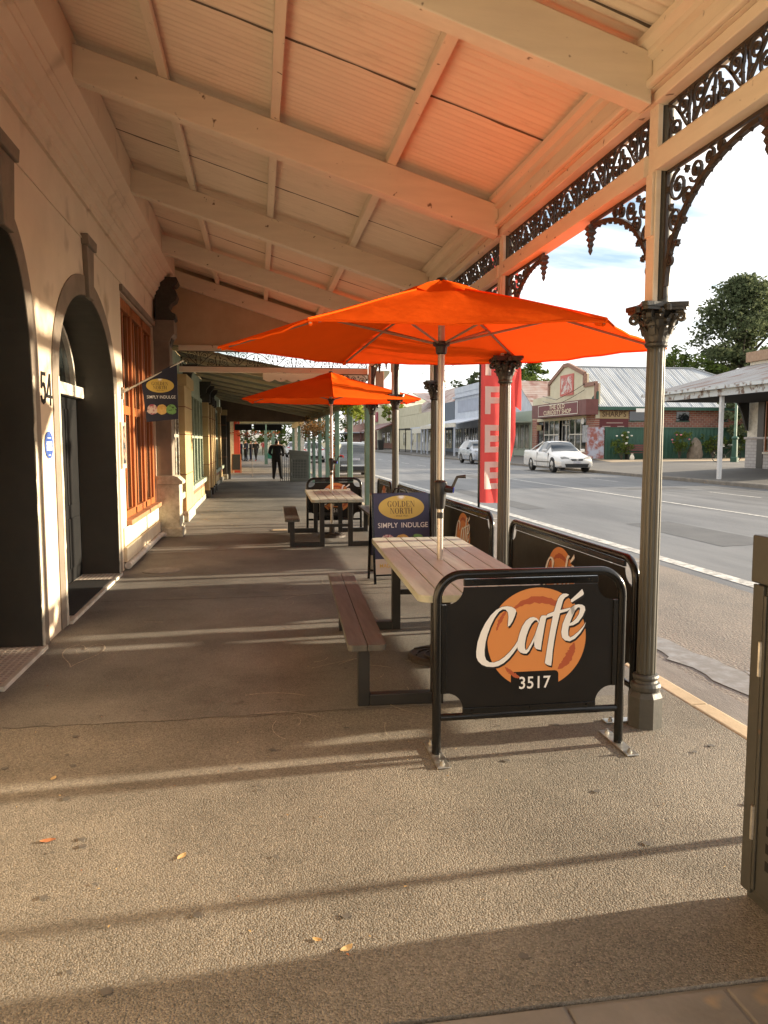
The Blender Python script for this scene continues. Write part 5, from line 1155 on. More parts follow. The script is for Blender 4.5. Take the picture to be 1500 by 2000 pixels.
# ================================================================== CARS
M['tyre'] = mat('tyre_rubber', (.012, .012, .012), (.02, .019, .018), 20, .8); M['wheel'] = mat('alloy_wheel', (.38, .37, .35), rough=.35, metal=.7)
M['carglass'] = glass('car_glass', (.02, .024, .025), .06); M['chrome'] = mat('chrome', (.7, .7, .7), rough=.15, metal=1); M['lamp'] = mat('headlamp_lens', (.45, .46, .46), (.25, .26, .27), 30, .1); M['taillamp'] = mat('tail_lamp', (.45, .02, .02), rough=.15)
M['plate'] = mat('number_plate', (.6, .6, .58), (.3, .3, .4), 40, .5); M['trim'] = mat('black_trim', (.015, .015, .015), rough=.5)
def car(loc, rz, label, paint, ST, wheels, kind, group=None):
    """ST: (y, zlow, zbelt, ztop, wlow, wbelt, wtop, side, top) front at y=0, tail at +y; side/top material index to the next station"""
    c = thing('parked_car', label, 'car', loc, rz, group); b = MB(); n = 0
    rings = []
    for (y, zl, zb, zt, wl_, wb, wt, *_r) in ST:
        zm = zl + (zb - zl) * .55
        half = [(0, zl), (wl_ * .9, zl), (wl_, zl + .06), ((wl_ + wb) / 2 + .025, zm), (wb, zb - .03), (wb - .02, zb), (wt, zt - .02), (wt * .85, zt + .005), (0, zt + .025)]
        ring = [(x, y, z) for x, z in half] + [(-x, y, z) for x, z in half[-2:0:-1]]
        rings.append(b.addv(ring)); n = len(ring)
    for i in range(len(ST) - 1):
        sd_m, tp_m = ST[i][7], ST[i][8]
        for j in range(n):
            k = j if j < 8 else n - 1 - j
            b.m = sd_m if k == 5 else (tp_m if k in (6, 7) else 0)
            b.face([rings[i] + j, rings[i] + (j + 1) % n, rings[i + 1] + (j + 1) % n, rings[i + 1] + j])
    b.m = 0; b.face([rings[0] + j for j in range(n)]); b.face([rings[-1] + j for j in range(n)][::-1])
    b.build('body', [paint, M['carglass'], M['trim']], c, smooth=True)
    for (wy, ww, r) in wheels:
        for s in (-1, 1):
            MB().prism([(wy + (r + .055) * math.cos(R(t)), r + (r + .055) * math.sin(R(t))) for t in range(-20, 201, 10)], lambda u, v, d: (s * d, u, v), ww - .18, ww + .004).build('wheel_arch', M['trim'], c)
            w = MB(); f = lambda u, v, d: (s * d, u, v)
            pr = [(r * .62, ww + .0), (r * .66, ww + .018), (r * .95, ww + .018), (r, ww - .02), (r, ww - .19), (r * .6, ww - .2)]; m_ = 24; bb = len(w.v)
            for rr, d in pr:
                for j in range(m_): t = 2 * math.pi * j / m_; w.v.append((s * d, wy + rr * math.cos(t), r + rr * math.sin(t)))
            for i in range(len(pr) - 1):
                for j in range(m_): w.face([bb + i * m_ + j, bb + i * m_ + (j + 1) % m_, bb + (i + 1) * m_ + (j + 1) % m_, bb + (i + 1) * m_ + j])
            wo_ = w.build('wheel', M['tyre'], c, smooth=True)
            rm = MB(); rm.prism(arc(wy, r, r * .63, 0, 345, 23), f, ww - .06, ww - .03)
            for q in range(5):
                a = R(72 * q + 18); rm.prism([(wy + .05 * math.cos(a + 1.3), r + .05 * math.sin(a + 1.3)), (wy + r * .62 * math.cos(a + .2), r + r * .62 * math.sin(a + .2)), (wy + r * .62 * math.cos(a - .2), r + r * .62 * math.sin(a - .2)), (wy + .05 * math.cos(a - 1.3), r + .05 * math.sin(a - 1.3))], f, ww - .03, ww + .006)
            rm.build('rim', M['wheel'], wo_)
    return c
wp = mat('white_car_paint', (.62, .62, .61), (.55, .54, .52), 2, .25, coat=.5)
UT = [(0, .40, .52, .54, .62, .62, .45, 0, 0), (.05, .27, .57, .62, .80, .78, .60, 0, 0), (.30, .22, .66, .73, .90, .86, .70, 0, 0), (.85, .2, .77, .84, .92, .90, .74, 0, 0), (1.42, .2, .87, .95, .92, .90, .74, 0, 1), (1.75, .2, .90, 1.17, .92, .90, .66, 1, 1), (2.12, .2, .92, 1.385, .92, .90, .58, 1, 0), (2.55, .2, .93, 1.43, .92, .90, .57, 1, 0), (2.92, .2, .94, 1.40, .92, .90, .57, 0, 0), (3.12, .2, .95, 1.33, .92, .90, .56, 0, 1), (3.28, .2, .97, 1.02, .92, .90, .70, 0, 2), (3.6, .2, .985, 1.0, .92, .90, .80, 0, 2), (4.85, .22, 1.0, 1.01, .92, .90, .80, 0, 0), (5.0, .32, .98, 1.0, .90, .86, .7, 0, 0), (5.05, .42, .8, .85, .8, .8, .6, 0, 0)]
ute = car((15.92, 36.9, .02), R(-1), 'white utility car with open tray parked across the road', wp, UT, ((.92, .92, .325), (3.82, .92, .325)), 'ute')
ute.scale = (1.04, 1.12, 1.12)
for s in (-1, 1):
    MB().tube([(s * .60, 2.95, 1.40), (s * .70, 3.5, 1.22), (s * .82, 4.1, 1.0)], .03, 8).build('sail_bar', wp, ute, smooth=True)
    MB().prism([(s * .36, .60), (s * .74, .64), (s * .80, .72), (s * .62, .745), (s * .40, .69)], lambda u, v, d: (u, .02 + d + abs(u) ** 2 * .28, v), -.02, .03).build('headlight', M['lamp'], ute, bevel=.01)
    MB().box(s * .92 - .02 if s > 0 else -1.10, s * 1.10 if s > 0 else -.90, 1.62, 1.76, .93, 1.07).build('wing_mirror', wp, ute, bevel=.03)
    MB().box(min(s * .925, s * .945), max(s * .925, s * .945), 1.25, 3.3, .455, .49).build('side_strip', M['trim'], ute)
    MB().box(min(s * .915, s * .935), max(s * .915, s * .935), 2.62, 2.8, .80, .83).build('door_handle', wp, ute, bevel=.008)
    for y in (1.42, 2.95): MB().box(min(s * .90, s * .937), max(s * .90, s * .937), y - .006, y + .006, .28, .90).build('door_gap', M['trim'], ute)
MB().prism([(-.33, .63), (.33, .63), (.27, .555), (-.27, .555)], XZ(0), -.012, .05).build('grille', M['trim'], ute, bevel=.01)
MB().prism(arc(0, .592, .07, 0, 345, 16, .028), XZ(0), -.022, .0).build('grille_badge', M['chrome'], ute)
MB().prism([(-.62, .42), (.62, .42), (.56, .27), (-.56, .27)], XZ(.0), -.004, .06).build('bumper_intake', M['trim'], ute, bevel=.015)
MB().box(-.19, .19, -.03, -.012, .435, .53).build('number_plate', M['plate'], ute)
SU = [(0, .45, .72, .78, .7, .68, .5, 0, 0), (.06, .28, .80, .90, .84, .80, .66, 0, 0), (.35, .24, .92, 1.0, .92, .88, .72, 0, 0), (1.0, .24, 1.0, 1.08, .93, .90, .74, 0, 1), (1.45, .24, 1.03, 1.36, .93, .91, .68, 1, 1), (1.85, .24, 1.04, 1.60, .93, .91, .63, 1, 0), (2.6, .24, 1.06, 1.66, .93, .91, .62, 1, 0), (3.5, .24, 1.08, 1.65, .93, .91, .62, 1, 0), (4.0, .24, 1.10, 1.60, .93, .91, .61, 1, 1), (4.38, .26, 1.10, 1.38, .93, .90, .63, 0, 1), (4.55, .30, 1.06, 1.12, .92, .88, .70, 0, 0), (4.64, .38, .78, .85, .86, .82, .66, 0, 0)]
gp = mat('dark_grey_car_paint', (.14, .145, .15), (.11, .115, .12), 3, .25, coat=.6)
def suv(loc, rz, label, paint):
    c = car(loc, rz, label, paint, SU, ((.92, .94, .36), (3.65, .94, .36)), 'suv')
    MB().prism([(-.58, 1.16), (.58, 1.16), (.50, 1.50), (-.50, 1.50)], lambda u, v, d: (u, 4.52 - (v - 1.13) * .62 + d, v), 0, .02).build('rear_window', M['carglass'], c)
    for s in (-1, 1):
        MB().prism([(s * .52, .90), (s * .88, .94), (s * .88, 1.13), (s * .58, 1.07)], lambda u, v, d: (u, 4.56 + d - abs(u) ** 3 * .12, v), -.02, .07).build('tail_light', M['taillamp'], c, bevel=.01)
        MB().prism([(s * .5, .80), (s * .84, .86), (s * .84, .95), (s * .52, .88)], lambda u, v, d: (u, .0 + d + abs(u) ** 3 * .3, v), -.01, .06).build('headlight', M['lamp'], c)
        MB().box(min(s * .93, s * 1.09), max(s * .93, s * 1.09), 1.42, 1.56, 1.02, 1.18).build('wing_mirror', M['trim'], c, bevel=.03)
        MB().tube([(s * .63, 2.0, 1.68), (s * .64, 3.8, 1.68)], .02, 6).build('roof_rail', M['chrome'], c)
    MB().box(-.80, .80, 4.60, 4.70, .36, .56).build('rear_bumper', M['trim'], c, bevel=.03); MB().box(-.7, .7, 4.66, 4.705, .56, .64).build('bumper_trim', M['chrome'], c, bevel=.01)
    MB().box(-.19, .19, 4.64, 4.66, .84, .95).build('number_plate', M['plate'], c); MB().box(-.4, .4, -.02, .08, .55, .75).build('grille', M['trim'], c, bevel=.02)
    return c
suv((4.42, 39.9, -.09), R(180), 'grey SUV parked along our kerb with its tail lights towards the camera', gp)
suv((15.95, 52.6, .02), R(0), 'silver blue SUV parked across the road behind the white utility', mat('silver_blue_car_paint', (.22, .25, .30), (.28, .31, .36), 3, .25, coat=.6))
suv((4.3, 66, -.09), R(180), 'white car parked farther along our kerb', wp)
suv((3.9, 88, -.09), R(180), 'small distant pale car at the end of the footpath', mat('pale_car_paint', (.5, .5, .5), rough=.3, coat=.5))
# ================================================================== ACROSS THE ROAD
XF2 = 22.7; G0 = .38
M['brickwall'] = None
def brickmat(name, a, b, mortar, sc=1.0, axis='X'):
    m = bpy.data.materials.new(name); m.use_nodes = True; t = m.node_tree; bs = t.nodes['Principled BSDF']; N = lambda k, **kw: _n(t, k, **kw)
    g = N('ShaderNodeNewGeometry'); sp = N('ShaderNodeSeparateXYZ'); t.links.new(g.outputs['Position'], sp.inputs[0]); cb = N('ShaderNodeCombineXYZ')
    t.links.new(sp.outputs[axis], cb.inputs[0]); t.links.new(sp.outputs['Z'], cb.inputs[1])
    br_ = N('ShaderNodeTexBrick'); br_.inputs['Scale'].default_value = sc; br_.inputs['Color1'].default_value = (*a, 1); br_.inputs['Color2'].default_value = (*b, 1); br_.inputs['Mortar'].default_value = (*mortar, 1)
    br_.inputs['Brick Width'].default_value = .36; br_.inputs['Row Height'].default_value = .145; br_.inputs['Mortar Size'].default_value = .018
    t.links.new(cb.outputs[0], br_.inputs['Vector']); t.links.new(br_.outputs['Color'], bs.inputs['Base Color']); bs.inputs['Roughness'].default_value = .85
    bp = N('ShaderNodeBump'); bp.inputs['Strength'].default_value = .6; bp.inputs['Distance'].default_value = .01; t.links.new(br_.outputs['Fac'], bp.inputs['Height']); bp.invert = True; t.links.new(bp.outputs[0], bs.inputs['Normal'])
    return m
M['brickX'] = brickmat('red_brick_side', (.36, .13, .085), (.22, .075, .055), (.36, .30, .24), 1, 'X'); M['brickY'] = brickmat('red_brick_front', (.36, .13, .085), (.22, .075, .055), (.36, .30, .24), 1, 'Y')
M['whitebrick'] = brickmat('white_brick', (.5, .48, .47), (.42, .4, .4), (.33, .31, .3), 1, 'Y')
M['maroon'] = mat('maroon_paint', (.16, .05, .042), (.12, .038, .032), 2, .55); M['maroon_sign'] = mat('maroon_sign_paint', (.13, .018, .02), rough=.5)
M['creamwall'] = mat('pale_cream_wall', (.60, .55, .40), (.52, .47, .33), 1.2, .7)
M['whitewall'] = mat('blue_white_wall', (.52, .55, .60), (.43, .46, .52), 1.2, .7)
M['greenpaint'] = mat('dark_green_paint', (.02, .07, .045), (.028, .09, .06), 2, .55)
M['sagepaint'] = mat('sage_paint', (.30, .34, .27), rough=.6)
def roofmat(name, a, b, axis_stretch, pitch=.2, amp=.6, axis='X', rust=None):
    m = mat(name, a, b, .7, .5, 0, stretch=axis_stretch, speck=rust, speck_scale=.8, speck_amt=(.5, .62)); t = m.node_tree; bs = t.nodes['Principled BSDF']
    g = _n(t, 'ShaderNodeNewGeometry'); sp = _n(t, 'ShaderNodeSeparateXYZ'); t.links.new(g.outputs['Position'], sp.inputs[0])
    mu = _n(t, 'ShaderNodeMath', operation='MULTIPLY'); mu.inputs[1].default_value = 2 * math.pi / pitch; t.links.new(sp.outputs[axis], mu.inputs[0])
    sn = _n(t, 'ShaderNodeMath', operation='SINE'); t.links.new(mu.outputs[0], sn.inputs[0]); bp = _n(t, 'ShaderNodeBump'); bp.inputs['Strength'].default_value = amp; bp.inputs['Distance'].default_value = .02
    t.links.new(sn.outputs[0], bp.inputs['Height']); t.links.new(bp.outputs[0], bs.inputs['Normal']); return m
M['greyroof'] = roofmat('grey_corrugated_roof', (.27, .29, .31), (.36, .38, .40), (1, .2, 1), .16, .8, 'X')
M['rustroof'] = roofmat('rusty_corrugated_roof', (.27, .265, .26), (.19, .15, .12), (.25, 2, 1), .16, .6, 'Y', (.15, .07, .04))
M['rustroofX'] = roofmat('rusty_far_roof', (.30, .17, .12), (.38, .32, .28), (1, .3, 1), .3, .6, 'Y', (.2, .08, .05))
FY = lambda x: (lambda u, v, d: (x - d, u, v))          # facade facing the road, u = Y
def ftext(name, s, size, y, z, x, m, parent, **k): return text(name, s, size, plane((x, y, z), (0, -1, 0), (0, 0, 1)), m, parent, **k)
def fwin(parent, y0, y1, z0, z1, x, fm, nv_=1, nh=1, t=.07, gm=None, nm='window'):
    w = MB().box(x - .01, x, y0, y1, z0, z1).build(nm, gm or M['dark_glass'], parent); f = MB()
    for i in range(nv_ + 1): y = y0 + (y1 - y0) * i / nv_; f.box(x - .06, x - .01, max(y - t / 2, y0), min(y + t / 2, y1), z0, z1)
    for j in range(nh + 1): z = z0 + (z1 - z0) * j / nh; f.box(x - .065, x - .012, y0, y1, max(z - t / 2, z0), min(z + t / 2, z1))
    f.build('window_frame', fm, w); return w
# ---- curiosity shop
cs = thing('gabled_shop', 'cream gabled shop with maroon sign fascia and brick edging across the road', 'building', (XF2, 56, G0), world=True)
gp_ = [(62, G0), (49.72, G0), (49.72, 5.55), (51.62, 5.55), (51.62, 6.35), (54.55, 7.25), (55.35, 7.25), (58.3, 6.1), (58.3, 5.2), (62, 5.1)]
MB().prism([(u, max(v, 3.2)) for u, v in gp_], FY(XF2), -.3, 0).build('gable_wall', M['creamwall'], cs)
ed = [(49.72, 4.5), (49.72, 5.55), (51.62, 5.55), (51.62, 6.35), (54.55, 7.25), (55.35, 7.25), (58.3, 6.1), (58.3, 5.2)]
cpg = MB()
for (a, b) in zip(ed[:-1], ed[1:]): cpg.bar((XF2 - .0, a[0], a[1]), (XF2 - .0, b[0], b[1]), .28, .2, up=(1, 0, 0))
cpg.build('brick_edging', mat('brown_brick_edging', (.30, .17, .12), (.22, .12, .09), 9, .85), cs)
fa = MB().box(XF2 - .9, XF2 - .02, 49.3, 59.7, 3.42, 4.46).build('sign_fascia', M['maroon'], cs)
bd = MB().box(XF2 - .925, XF2 - .9, 50.6, 58.2, 3.52, 4.38).build('name_board', M['maroon_sign'], fa)
fr_ = MB()
for a in ((50.6, 58.2, 3.52, 3.57), (50.6, 58.2, 4.33, 4.38), (50.6, 50.66, 3.57, 4.33), (58.14, 58.2, 3.57, 4.33)): fr_.box(XF2 - .935, XF2 - .925, *a)
fr_.build('board_border', M['white_trim'], bd)
CL = mat('cream_lettering', (.75, .66, .45), rough=.5)
for s, z, sz in (('THE OLD', 4.15, .46), ('CURIOSITY SHOP', 3.76, .46)): ftext('lettering', s, sz, 54.4, z, XF2 - .928, CL, fa, bold=.006, sx=1.42 if s[0] == 'C' else 1.5, space=1.05, d=.004)
ps = MB().box(XF2 - .05, XF2 - .02, 53.5, 56.0, 5.0, 6.55).build('square_sign', mat('red_square_sign', (.45, .07, .05), (.5, .12, .09), 4, .5), cs)
MB().prism([(53.75, 5.25), (55.75, 5.15), (55.8, 6.3), (53.8, 6.42)], FY(XF2 - .05), 0, .006).build('sign_print', mat('sign_print', (.55, .5, .46), (.42, .10, .08), 3.2, .5, lo=.46, hi=.54), ps)
for a, b in ((49.75, 51.2), (60.9, 61.95)): MB().box(XF2 - .02, XF2 + .3, a, b, G0, 3.42).build('brick_pier', M['brickY'], cs)
MB().box(XF2 - .0, XF2 + .25, 51.2, 60.9, G0, .85).build('stallboard', M['brickY'], cs)
for a, b, nv_ in ((51.2, 54.3, 3), (56.3, 59.4, 3)): fwin(cs, a, b, .85, 3.4, XF2 + .1, M['white_trim'], nv_, 2, .08)
fwin(cs, 54.45, 56.2, G0, 2.85, XF2 + .3, M['white_trim'], 2, 1, .09, nm='door'); fwin(cs, 54.45, 56.2, 2.9, 3.4, XF2 + .3, M['white_trim'], 2, 1, .08); fwin(cs, 59.5, 60.8, .85, 3.4, XF2 + .1, M['maroon'], 1, 1, .1)
MB().box(XF2 + .35, XF2 + 6, 50.35, 61.8, G0, 3.85).build('interior', M['dark'], cs)
MB().prism(arc(51.55, 3.05, .24, 0, 345, 20), FY(XF2 - .1), 0, .04).build('round_sign', M['white_print'], cs)
MB().box(XF2 - .07, XF2 - .03, 50.75, 51.7, 1.55, 2.75).build('wall_poster', mat('grey_poster', (.45, .45, .45), (.2, .2, .22), 5, .5), cs)
MB().box(XF2 - .1, XF2 - .05, 59.7, 60.7, 2.5, 2.95).build('hanging_board', mat('gold_board', (.35, .25, .1), (.2, .14, .06), 4, .5), cs)
# side wall, eaves, iron roof
MB().box(XF2 + .02, 38.5, 50, 50.3, G0, 4.0).build('side_wall', M['brickX'], cs)
MB().hexa([(XF2 + .1, 49.45, 3.93), (39.5, 49.45, 3.93), (32.6, 54.5, 7.02), (XF2 + .1, 54.5, 7.02), (XF2 + .1, 49.45, 3.99), (39.5, 49.45, 3.99), (32.6, 54.5, 7.10), (XF2 + .1, 54.5, 7.10)]).build('roof', M['greyroof'], cs)
MB().poly([(39.5, 49.45, 3.97), (39.5, 59.5, 3.97), (32.6, 54.5, 7.08)]).poly([(XF2 + .1, 54.5, 7.08), (32.6, 54.5, 7.08), (39.5, 59.5, 3.97), (XF2 + .1, 59.5, 3.97)]).build('rear_roof', M['greyroof'], cs)
for i in range(14): 
    x = XF2 + 1.0 + i * .86
    if x > 32.4: break
    MB().bar((x, 49.5, 4.03), (x, 54.45, 7.12), .03, .012).build('roof_lap', mat('roof_lap_grey', (.24, .25, .265), rough=.6) if i == 0 else bpy.data.materials['roof_lap_grey'], cs)
MB().tube([(XF2 + .1, 54.5, 7.12), (32.6, 54.5, 7.12), (39.5, 49.4, 4.0)], .07, 6).build('ridge_cap', mat('ridge_metal', (.24, .25, .26), rough=.5), cs)
MB().box(XF2 + .0, 39.5, 49.35, 49.5, 3.74, 3.95).build('eaves_gutter', M['greenpaint'], cs)
MB().prism([(49.45, 3.74), (49.45, 5.0), (50.3, 4.6), (50.3, 3.74)], YZ(XF2 - .05), 0, .12).build('eaves_end', M['greenpaint'], cs)
for a, b in ((25.3, 26.5), (28.8, 29.75), (32.0, 32.7)):
    w = MB().box(a, b, 49.97, 49.995, 3.05, 3.68).build('window', M['dark_glass'], cs); MB().box(a - .06, b + .06, 49.95, 49.97, 2.98, 3.05).build('window_sill', M['greenpaint'], w)
sg = MB().box(23.05, 25.2, 49.93, 49.98, 3.18, 3.68).build('painted_sign', mat('tan_sign', (.50, .36, .18), (.42, .3, .15), 3, .6), cs)
text('lettering', "SHARP'S", .50, plane((24.15, 49.925, 3.46), (1, 0, 0), (0, 0, 1)), mat('dark_gold_lettering', (.10, .045, .012), rough=.5), sg, bold=.02, sx=.98)
text('lettering', 'B A K E R Y', .14, plane((24.15, 49.925, 3.23), (1, 0, 0), (0, 0, 1)), mat('thin_lettering', (.13, .06, .02), rough=.5), sg, bold=.01, sx=1.2) if False else None
s2 = MB().box(23.05, 25.2, 49.94, 49.98, 2.2, 3.16).build('painted_sign', M['maroon_sign'], cs)
pm2 = mat('pale_sign_text', (.5, .36, .3), rough=.6)
for a, b, z in ((23.6, 24.8, 2.86), (23.3, 23.9, 2.62), (24.4, 24.9, 2.62), (23.3, 23.7, 2.40), (24.4, 25.0, 2.40)): MB().box(a, b, 49.934, 49.939, z, z + .05).build('sign_text_line', pm2, s2)
# neighbour: low shop with lettered fascia
ls = thing('low_shop', 'low shop with white gable and lettered fascia left of the gabled shop', 'building', (XF2, 66, G0), world=True)
MB().box(XF2, XF2 + 8, 62.1, 71, G0, 4.2).build('wall', M['sagepaint'], ls)
MB().prism([(62.2, 4.2), (71, 4.2), (66.8, 6.9)], FY(XF2 + .3), -.2, 0).build('white_gable', M['whitewall'], ls)
MB().hexa([(XF2 + .2, 61.9, 4.1), (XF2 + 8, 61.9, 4.1), (XF2 + 8, 66.8, 6.95), (XF2 + .2, 66.8, 6.95), (XF2 + .2, 61.9, 4.18), (XF2 + 8, 61.9, 4.18), (XF2 + 8, 66.8, 7.03), (XF2 + .2, 66.8, 7.03)]).build('roof', M['rustroofX'], ls)
f_ = MB().box(XF2 - 1.6, XF2 - 1.4, 62.2, 71, 3.3, 4.15).build('sign_fascia', mat('grey_pink_fascia', (.38, .34, .32), (.32, .28, .27), 2, .6), ls)
ftext('lettering', 'PETS COME TO LIFE', .62, 66.8, 3.72, XF2 - 1.61, M['white_print'], f_, bold=.01, sx=.95)
MB().box(XF2 - 1.5, XF2, 62.2, 71, 3.2, 3.3).build('awning', M['sagepaint'], ls)
for a in (62.5, 65.4, 68.3): fwin(ls, a, a + 2.5, .95, 3.1, XF2 - .02, M['sagepaint'], 2, 1, .1, mat('reflecting_shop_glass', (.16, .14, .10), (.06, .06, .05), 1.5, .1) if a == 62.5 else bpy.data.materials['reflecting_shop_glass'])
for y in (62.4, 67, 70.8): MB().box(XF2 - 1.6, XF2 - 1.48, y - .06, y + .06, .3, 3.2).build('awning_post', M['sagepaint'], ls)
wb = MB().hexa([(XF2 - 1.7, 63.0, 2.5), (XF2 - 1.66, 63, 2.5), (XF2 - 1.66, 64.3, 2.6), (XF2 - 1.7, 64.3, 2.6), (XF2 - 1.7, 62.9, 3.2), (XF2 - 1.66, 62.9, 3.2), (XF2 - 1.66, 64.4, 3.3), (XF2 - 1.7, 64.4, 3.3)]).build('hanging_cloth', M['white_print'], ls)
# blue white parapet building
wbld = thing('parapet_shop', 'blue white two storey parapet building behind the red flag', 'building', (XF2, 80, G0), world=True)
MB().box(XF2, XF2 + 9, 71.1, 88, G0, 7.1).build('wall', M['whitewall'], wbld); MB().box(XF2 - .25, XF2 + 9.1, 71.1, 88.2, 6.55, 6.75).build('cornice', M['whitewall'], wbld); MB().box(XF2 - .05, XF2 + .4, 71.1, 88, 7.1, 7.75).build('parapet', M['whitewall'], wbld)
MB().box(XF2 - .06, XF2, 73, 86.5, 4.9, 6.2).build('sign_panel', mat('faded_blue_panel', (.34, .37, .44), (.28, .3, .36), 1.5, .7), wbld)
MB().hexa([(XF2 - 4.2, 71.5, 3.25), (XF2 - 4.2, 87.5, 3.25), (XF2, 87.5, 4.1), (XF2, 71.5, 4.1), (XF2 - 4.2, 71.5, 3.35), (XF2 - 4.2, 87.5, 3.35), (XF2, 87.5, 4.2), (XF2, 71.5, 4.2)]).build('awning', M['whitewall'], wbld)
MB().box(XF2 - 4.25, XF2 - 4.15, 71.5, 87.5, 3.0, 3.4).build('awning_fascia', M['white_trim'], wbld)
for y in (72, 76, 80, 84, 87.2): MB().box(XF2 - 4.2, XF2 - 4.05, y, y + .15, .2, 3.1).build('awning_post', M['whitewall'], wbld)
for a in (72, 75.2, 78.4, 81.6, 84.8): fwin(wbld, a, a + 2.8, .8, 3.1, XF2 - .02, M['whitewall'], 3, 1, .12)
# dark grey gabled store
dg_ = thing('grey_store', 'narrow slate grey store with weatherboard front farther across the road', 'building', (XF2, 92, G0), world=True)
MB().box(XF2, XF2 + 8, 88.3, 97, G0, 6.3).build('wall', mat('slate_grey_boards', (.11, .13, .16), (.09, .105, .13), 3, .7, stretch=(1, 1, 8)), dg_)
MB().box(XF2 - 3.5, XF2 - .02, 88.6, 97, 3.2, 3.35).build('awning', M['whitewall'], dg_); s_ = MB().box(XF2 - 3.6, XF2 - 3.5, 90, 95.5, 2.6, 3.2).build('awning_sign', M['white_trim'], dg_)
ftext('lettering', 'GIFTVILLE', .5, 92.7, 2.9, XF2 - 3.61, M['metal_black'], s_, bold=.01, sx=1.1) if False else None
for y in (88.9, 93, 96.6): MB().box(XF2 - 3.5, XF2 - 3.36, y, y + .14, .2, 3.2).build('awning_post', M['whitewall'], dg_)
for a in (89.2, 92.9): fwin(dg_, a, a + 3, .8, 3.0, XF2 - .02, M['creamwall'], 2, 1, .14)
# cream block and rusty roof
cb_ = thing('cream_hall', 'cream hall with rusty red iron roof far across the road', 'building', (XF2, 110, G0), world=True)
MB().box(XF2, XF2 + 10, 97.2, 126, G0, 5.6).build('wall', M['creamwall'], cb_); MB().box(XF2 - .04, XF2 + .3, 108, 126, 5.6, 6.9).build('parapet', M['creamwall'], cb_)
MB().hexa([(XF2 + 1, 97.2, 5.5), (XF2 + 12, 97.2, 5.5), (XF2 + 12, 118, 9), (XF2 + 1, 118, 9), (XF2 + 1, 97.2, 5.6), (XF2 + 12, 97.2, 5.6), (XF2 + 12, 118, 9.1), (XF2 + 1, 118, 9.1)]).build('roof', M['rustroofX'], cb_)
MB().hexa([(XF2 + .8, 97.2, 5.6), (XF2 + .8, 122, 5.6), (XF2 + 6, 122, 9.4), (XF2 + 6, 97.2, 9.4), (XF2 + .8, 97.2, 5.75), (XF2 + .8, 122, 5.75), (XF2 + 6, 122, 9.5), (XF2 + 6, 97.2, 9.5)]).build('front_roof', M['rustroofX'], cb_)
for y in (98.5, 103, 108): MB().box(XF2 - 3.9, XF2 - 3.8, y, y + .1, .2, 3.2).build('awning_post', M['frame'], cb_)
MB().box(XF2 - 4, XF2 - .02, 98, 109, 3.2, 3.3).build('awning', M['frame'], cb_)
for a in (99.5, 104, 112, 118): fwin(cb_, a, a + 2.2, 1.0, 3.0, XF2 - .02, M['creamwall'], 2, 1, .12)
MB().box(XF2 - .5, XF2 - .03, 99, 110, G0, 1.5).build('low_wall', M['white_trim'], cb_)
# maroon awning shop, SPOTS sign
mb_ = thing('maroon_awning_shop', 'cream shop with maroon awning and pink lettered sign far across the road', 'building', (XF2, 140, G0), world=True)
MB().prism([(126.2, G0), (160, G0), (160, 6.5), (150, 8.4), (136, 8.4), (126.2, 6.5)], FY(XF2), -8, 0).build('wall', M['creamwall'], mb_)
MB().hexa([(XF2 - 3.6, 126.5, 3.3), (XF2 - 3.6, 147, 3.3), (XF2, 147, 4.7), (XF2, 126.5, 4.7), (XF2 - 3.6, 126.5, 3.5), (XF2 - 3.6, 147, 3.5), (XF2, 147, 4.9), (XF2, 126.5, 4.9)]).build('awning', M['maroon'], mb_)
for y in (127, 134, 141, 146.5): MB().box(XF2 - 3.5, XF2 - 3.25, y, y + .25, .2, 3.3).build('awning_post', M['maroon'], mb_)
MB().box(XF2 - .05, XF2 - .01, 126.5, 147, G0, 1.3).build('brick_base', M['brickY'], mb_)
for a in (127.5, 133, 138.5): fwin(mb_, a, a + 3.2, 1.3, 3.3, XF2 - .02, M['maroon'], 2, 1, .25)
sb = MB().box(XF2 - .3, XF2 - .05, 146.5, 158, 5.4, 7.2).build('lettered_sign', mat('pink_maroon_sign', (.38, .06, .10), rough=.5), mb_); ftext('lettering', 'SPOTS', 1.7, 152, 6.2, XF2 - .31, M['white_print'], sb, bold=.02, sx=1.2)
for a in (129, 133): MB().box(XF2 - .06, XF2 - .02, a, a + 1.6, 5.6, 7.0).build('louvre', M['brick_red'], mb_)
bn = thing('wheelie_bin', 'dark bin standing outside the maroon awning shop', 'bin', (19.6, 124, .25)); MB().hexa([(-.4, -.5, 0), (.4, -.5, 0), (.4, .5, 0), (-.4, .5, 0), (-.5, -.6, 1.5), (.5, -.6, 1.5), (.5, .6, 1.5), (-.5, .6, 1.5)]).build('bin_body', M['frame'], bn, bevel=.05); MB().box(-.55, .55, -.65, .65, 1.51, 1.62).build('bin_lid', M['frame'], bn, bevel=.03)
fr2 = thing('far_terrace', 'brown brick two storey terrace at the end of the street', 'building', (XF2, 175, G0), world=True)
MB().box(XF2, XF2 + 10, 160.3, 205, G0, 11).build('wall', M['brickY'], fr2); MB().box(XF2 - 4, XF2, 162, 204, 3.4, 3.6).build('awning', M['whitewall'], fr2)
for a in range(164, 203, 6): fwin(fr2, a, a + 3, 5.5, 8.5, XF2 - .02, M['white_trim'], 2, 2, .2); MB().box(XF2 - 3.9, XF2 - 3.7, a, a + .25, .2, 3.4).build('awning_post', M['frame'], fr2)
